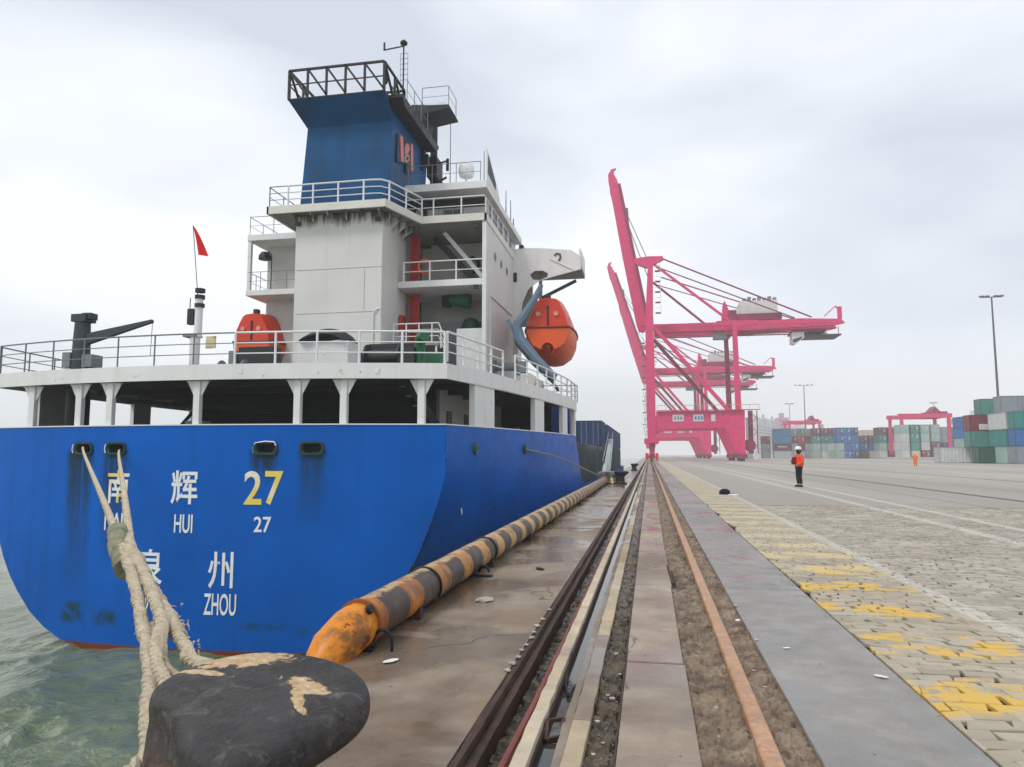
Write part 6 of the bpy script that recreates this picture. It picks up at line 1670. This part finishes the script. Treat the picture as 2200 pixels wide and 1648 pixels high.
# ------------------------------------------------------------------ lamp masts
POLE = paint('lamp_mast_grey', (.10,.105,.11), .5, .1)
def mast(px_b, px_t, py_t, Y, label, arm=1.6, r_=.22):
    b, t = P(px_b, 985, Y=Y), P(px_t, py_t, Y=Y)
    e_ = empty('lamp_mast', (b.x, Y, 0), label, 'lamp mast', 'tall lamp masts in the yard')
    MB().tube([(b.x,Y,0),(b.x,Y,t.z)], r_, 10, rr=[r_, r_*.5]).build('mast', POLE, e_, smooth=True)
    MB().box(b.x-.5,b.x+.5,Y-.5,Y+.5,0,.5).build('footing', CON_W, e_)
    MB().bar((b.x-arm,Y,t.z),(b.x+arm,Y,t.z),.14).build('cross_arm', POLE, e_)
    for s_ in (-1, -.45, .45, 1): MB().box(b.x+s_*arm-.32,b.x+s_*arm+.32,Y-.25,Y+.35,t.z+.05,t.z+.3).build('floodlight', POLE, e_)
mast(2153, 2145, 638, 140, 'near lamp mast rising behind the green stack at the right', 1.6, .26)
mast(1733, 1732, 828, 300, 'lamp mast above the stacks behind the worker', 3.2, .28)
mast(1700, 1699, 868, 330, 'thin hazy lamp mast left of the others over the far stacks', 1.5, .2)
mast(2012, 2012, 866, 330, 'thin lamp mast seen through the frame of the big yard crane', 1.2, .18)

# ------------------------------------------------------------------ far town and landmark posts in the haze
def tower(px0, px1, py, Y, label, col=(.33,.35,.38), fl=True):
    a, b, z = P(px0, 980, Y=Y).x, P(px1, 980, Y=Y).x, P(px0, py, Y=Y).z
    e_ = empty('apartment_tower', ((a+b)/2, Y, 0), label, 'building', 'apartment towers beyond the yard')
    m = paint('tower_%d' % int(col[0]*100+col[2]*1000), col, .8, .1)
    MB().box(a, b, Y, Y+18, 0, z).build('wall', m, e_); MB().box(a+(b-a)*.3, a+(b-a)*.65, Y+4, Y+12, z, z+4).build('roof_house', m, e_)
    if fl:
        wm = MB(); n = int(z/3.2)
        for i in range(1, n): wm.box(a+(b-a)*.08, b-(b-a)*.08, Y-.15, Y-.02, i*3.2, i*3.2+1.3)
        o = wm.build('window_band', paint('far_window', (.10,.12,.15), .5), e_); o['kind'] = 'stuff'
for i, (p0, p1, py) in enumerate(((1630,1641,904),(1640,1650,898),(1649,1661,908),(1659,1669,902),(1668,1677,915))):
    tower(p0, p1, py, 760 + i*25, 'hazy grey tower block, %s of the row beside the crane leg' % OW[i])
tower(1675, 1697, 897, 640, 'pink tower block above the sky blue containers', (.45,.20,.33))
tower(1707, 1736, 914, 660, 'white block with the lamp mast in front of it', (.55,.55,.55))
tower(2107, 2120, 880, 820, 'lone pale tower between the blue pile and the maroon container', (.4,.42,.44))
a = P(1625, 985, Y=215); tag(MB().box(a.x-.45,a.x+.45,215,215.9,0,P(1625,893,Y=215).z).build('white_post', CRANEW), 'tall white post close right of the landside crane leg', 'post')
a = P(1614, 985, Y=230); tag(MB().box(a.x-1.2,a.x+.6,230,231,0,P(1614,897,Y=230).z).build('grey_column', paint('column_grey', (.3,.3,.3), .7)), 'tall grey column behind the landside leg of the nearest crane', 'post')
# low white barrier seen under the yard crane
a, b = P(1905, 988, Y=200), P(2030, 988, Y=200)
tag(MB().box(a.x,b.x,200,200.25,0,.75).build('low_wall', paint('low_wall_white', (.5,.48,.46), .7)), 'low pale barrier in front of the container columns', 'barrier')
# ------------------------------------------------------------------ people
def skin_fig(name, chains, m, parent, lvl=2):
    """continuous skinned body: chains share joints by name"""
    vs, rr, es, idx = [], [], [], {}
    for ch in chains:
        prev = None
        for key, co, r_ in ch:
            if key not in idx: idx[key] = len(vs); vs.append(co); rr.append(r_)
            if prev is not None and (prev, idx[key]) not in es: es.append((prev, idx[key]))
            prev = idx[key]
    me = bpy.data.meshes.new(name); me.from_pydata(vs, es, []); o = link(name, me, parent, m)
    md = o.modifiers.new('skin', 'SKIN'); sk = me.skin_vertices[0].data
    for i, r_ in enumerate(rr): sk[i].radius = r_ if isinstance(r_, tuple) else (r_, r_)
    sk[0].use_root = True
    s_ = o.modifiers.new('sub', 'SUBSURF'); s_.levels = lvl; s_.render_levels = lvl
    md.use_smooth_shade = True
    return o
SKIN = paint('skin', (.42,.24,.16), .6, .05)
BLK = paint('black_cloth', (.012,.012,.014), .85, .2)
HIV = paint('hi_vis_orange', (.85,.085,.03), .7, .08)
q = P(1718, 1046, Z=0)
pn = empty('person', (q.x, q.y, 0), 'worker in an orange jacket, black trousers and white helmet standing on the quay', 'person')
pn.rotation_euler = (0, 0, R(-72)); pn.scale = (.985,.985,.985)   # local -y is forward: he looks along the quay to the left
def LR(s): return (lambda x: x*s)
ch = [[('pel',(0,0,.93),(.12,.09)),('wst',(0,.0,1.08),(.14,.10)),('cst',(0,.01,1.30),(.17,.12)),('nk0',(0,.02,1.46),(.09,.08)),('nk',(0,.01,1.53),(.055,.055)),('hd',(0,-.01,1.61),(.08,.09)),('hd2',(0,-.01,1.70),(.08,.095))]]
for s in (1, -1):
    n_ = 'R' if s > 0 else 'L'
    ch.append([('pel',None,None),('hip'+n_,(.095*s,0,.90),.095),('kn'+n_,(.11*s,-.02,.50),.062),('an'+n_,(.12*s,.02,.10),.042),('ft'+n_,(.13*s,-.04,.05),.042),('to'+n_,(.14*s,-.15,.035),.03)])
    el = (.25*s,.03,1.14) if s > 0 else (-.24,-.04,1.13); wr = (.22,-.14,1.02) if s > 0 else (-.12,-.25,1.18)
    ch.append([('cst',None,None),('sh'+n_,(.19*s,.01,1.40),.07),('el'+n_,el,.048),('wr'+n_,wr,.033),('pm'+n_,(wr[0]-.02*s,wr[1]-.06,wr[2]),.032)])
def fix(chs):
    known = {}
    for c_ in chs:
        for k_, co, r_ in c_:
            if co is not None: known[k_] = (co, r_)
    return [[(k_, *known[k_]) for k_, _, _ in c_] for c_ in chs]
body = skin_fig('body', fix(ch), SKIN, pn)
hands = []
for s, (wx, wy, wz) in ((1,(.20,-.20,1.02)),(-1,(-.10,-.31,1.18))):
    for i in range(4):
        a = wx + (i-1.5)*.017; MB().tube([(a,wy,wz),(a,wy-.035,wz-.005),(a,wy-.055,wz-.025-.004*i),(a,wy-.05,wz-.045)], .009, 6).build('finger', SKIN, None, smooth=True, off=(0,0,0)).parent = pn
    MB().tube([(wx-.03*s,wy+.02,wz+.005),(wx-.055*s,wy-.01,wz),(wx-.05*s,wy-.035,wz-.01)], .011, 6).build('thumb', SKIN, None, smooth=True, off=(0,0,0)).parent = pn
def lobj(mb_, nm, m, smooth=True):
    me = mb_.mesh(nm, (0,0,0), smooth); me.materials.append(m); return link(nm, me, pn)
# jacket and trousers follow the body a little outside it
jk = fix([[('wa',(0,.0,.86),(.215,.20)),('wst',(0,.01,1.03),(.225,.215)),('cst',(0,.02,1.28),(.23,.20)),('nk',(0,.02,1.47),(.10,.09))],
          [('cst',None,None),('s1',(.2,.01,1.40),.088),('e1',(.26,.03,1.14),.070),('w1',(.225,-.12,1.03),.052)],
          [('cst',None,None),('s2',(-.2,.01,1.40),.088),('e2',(-.25,-.04,1.13),.070),('w2',(-.125,-.22,1.17),.052)]])
skin_fig('jacket', jk, HIV, pn)
tr = fix([[('p',(0,0,.90),(.12,.10)),('h1',(.095,0,.86),.112),('k1',(.11,-.02,.50),.085),('a1',(.12,.02,.12),.072)],
          [('p',None,None),('h2',(-.095,0,.86),.112),('k2',(-.11,-.02,.50),.085),('a2',(-.12,.02,.12),.072)]])
skin_fig('trousers', tr, BLK, pn)
for s in (1, -1): lobj(MB().loft([[(.125*s+.05*math.cos(a), -.04+.135*math.sin(a), z) for a in [i*math.pi/6 for i in range(12)]] for z in (0.0,.03,.06)] + [[(.125*s+.04*math.cos(a), -.0+.07*math.sin(a), .10) for a in [i*math.pi/6 for i in range(12)]]]), 'shoe', BLK)
lobj(MB().lathe(0, .0, [(.125,1.70),(.128,1.73),(.122,1.78),(.095,1.83),(.05,1.85),(.01,1.853)], 16, 1, 1.12), 'helmet', paint('helmet_white', (.82,.82,.80), .35, .03))
lobj(MB().poly([(-.08,-.11),(.08,-.11),(.06,-.19),(-.06,-.19)], 2, 1.70, 1.715), 'helmet_peak', MATS['helmet_white'])
lobj(MB().lathe(0, .02, [(.098,1.56),(.104,1.62),(.10,1.71)], 14, 1, 1.1), 'hair', BLK)
lobj(MB().tube([(0,.0,1.50),(0,.0,1.56)], .085, 12), 'dark_collar', BLK)
for s in (1,-1): lobj(MB().tube([(s*.03,-.095,1.66),(s*.03,-.106,1.66)], .011, 8), 'eye', BLACK)
lobj(MB().poly([(-.014,-.09),(.014,-.09),(0,-.122)], 2, 1.615, 1.65), 'nose', SKIN)
lobj(MB().box(-.022,.022,-.1,-.094,1.588,1.594), 'mouth', REDP)
for s in (1,-1): lobj(MB().tube([(s*.085,.0,1.62),(s*.10,.0,1.66)], .02, 8), 'ear', SKIN)
lobj(MB().loft([[(-.13,-.285,1.02),(.11,-.285,1.02),(.11,-.19,1.02),(-.13,-.19,1.02)],[(-.13,-.30,1.2),(.11,-.30,1.2),(.11,-.19,1.2),(-.13,-.19,1.2)],[(-.08,-.24,1.36),(.06,-.24,1.36),(.06,-.15,1.36),(-.08,-.15,1.36)]]), 'chest_pouch', paint('dark_red_cloth', (.17,.01,.02), .8))
# the distant figure in orange
q = P(1967, 1003, Z=0)
p2 = empty('person', (q.x, q.y, 0), 'distant worker in an all orange suit out on the open yard', 'person'); p2.scale = (.9,.9,.9)
OS = paint('orange_suit', (.80,.17,.03), .8, .1)
c2 = fix([[('pel',(0,0,.95),(.2,.15)),('wst',(0,.0,1.1),(.19,.14)),('cst',(0,.01,1.33),(.23,.15)),('nk0',(0,.02,1.46),(.09,.08)),('nk',(0,.01,1.53),(.06,.06)),('hd',(0,-.01,1.62),.1),('hd2',(0,-.01,1.72),.1)],
 [('pel',None,None),('h1',(.1,0,.88),.12),('k1',(.12,-.02,.5),.1),('a1',(.13,.0,.07),.08)], [('pel',None,None),('h2',(-.1,0,.88),.12),('k2',(-.12,-.02,.5),.1),('a2',(-.13,.0,.07),.08)],
 [('cst',None,None),('s1',(.24,.01,1.38),.085),('e1',(.32,-.02,1.15),.07),('w1',(.2,-.16,1.05),.05)], [('cst',None,None),('s2',(-.24,.01,1.38),.085),('e2',(-.32,-.02,1.15),.07),('w2',(-.2,-.16,1.05),.05)]])
skin_fig('body', c2, OS, p2)
me = MB().lathe(0,0,[(.14,1.70),(.13,1.78),(.08,1.85),(.01,1.87)],14).mesh('hood', (0,0,0), True); me.materials.append(paint('cream_cap', (.7,.62,.4), .7)); link('hood', me, p2)
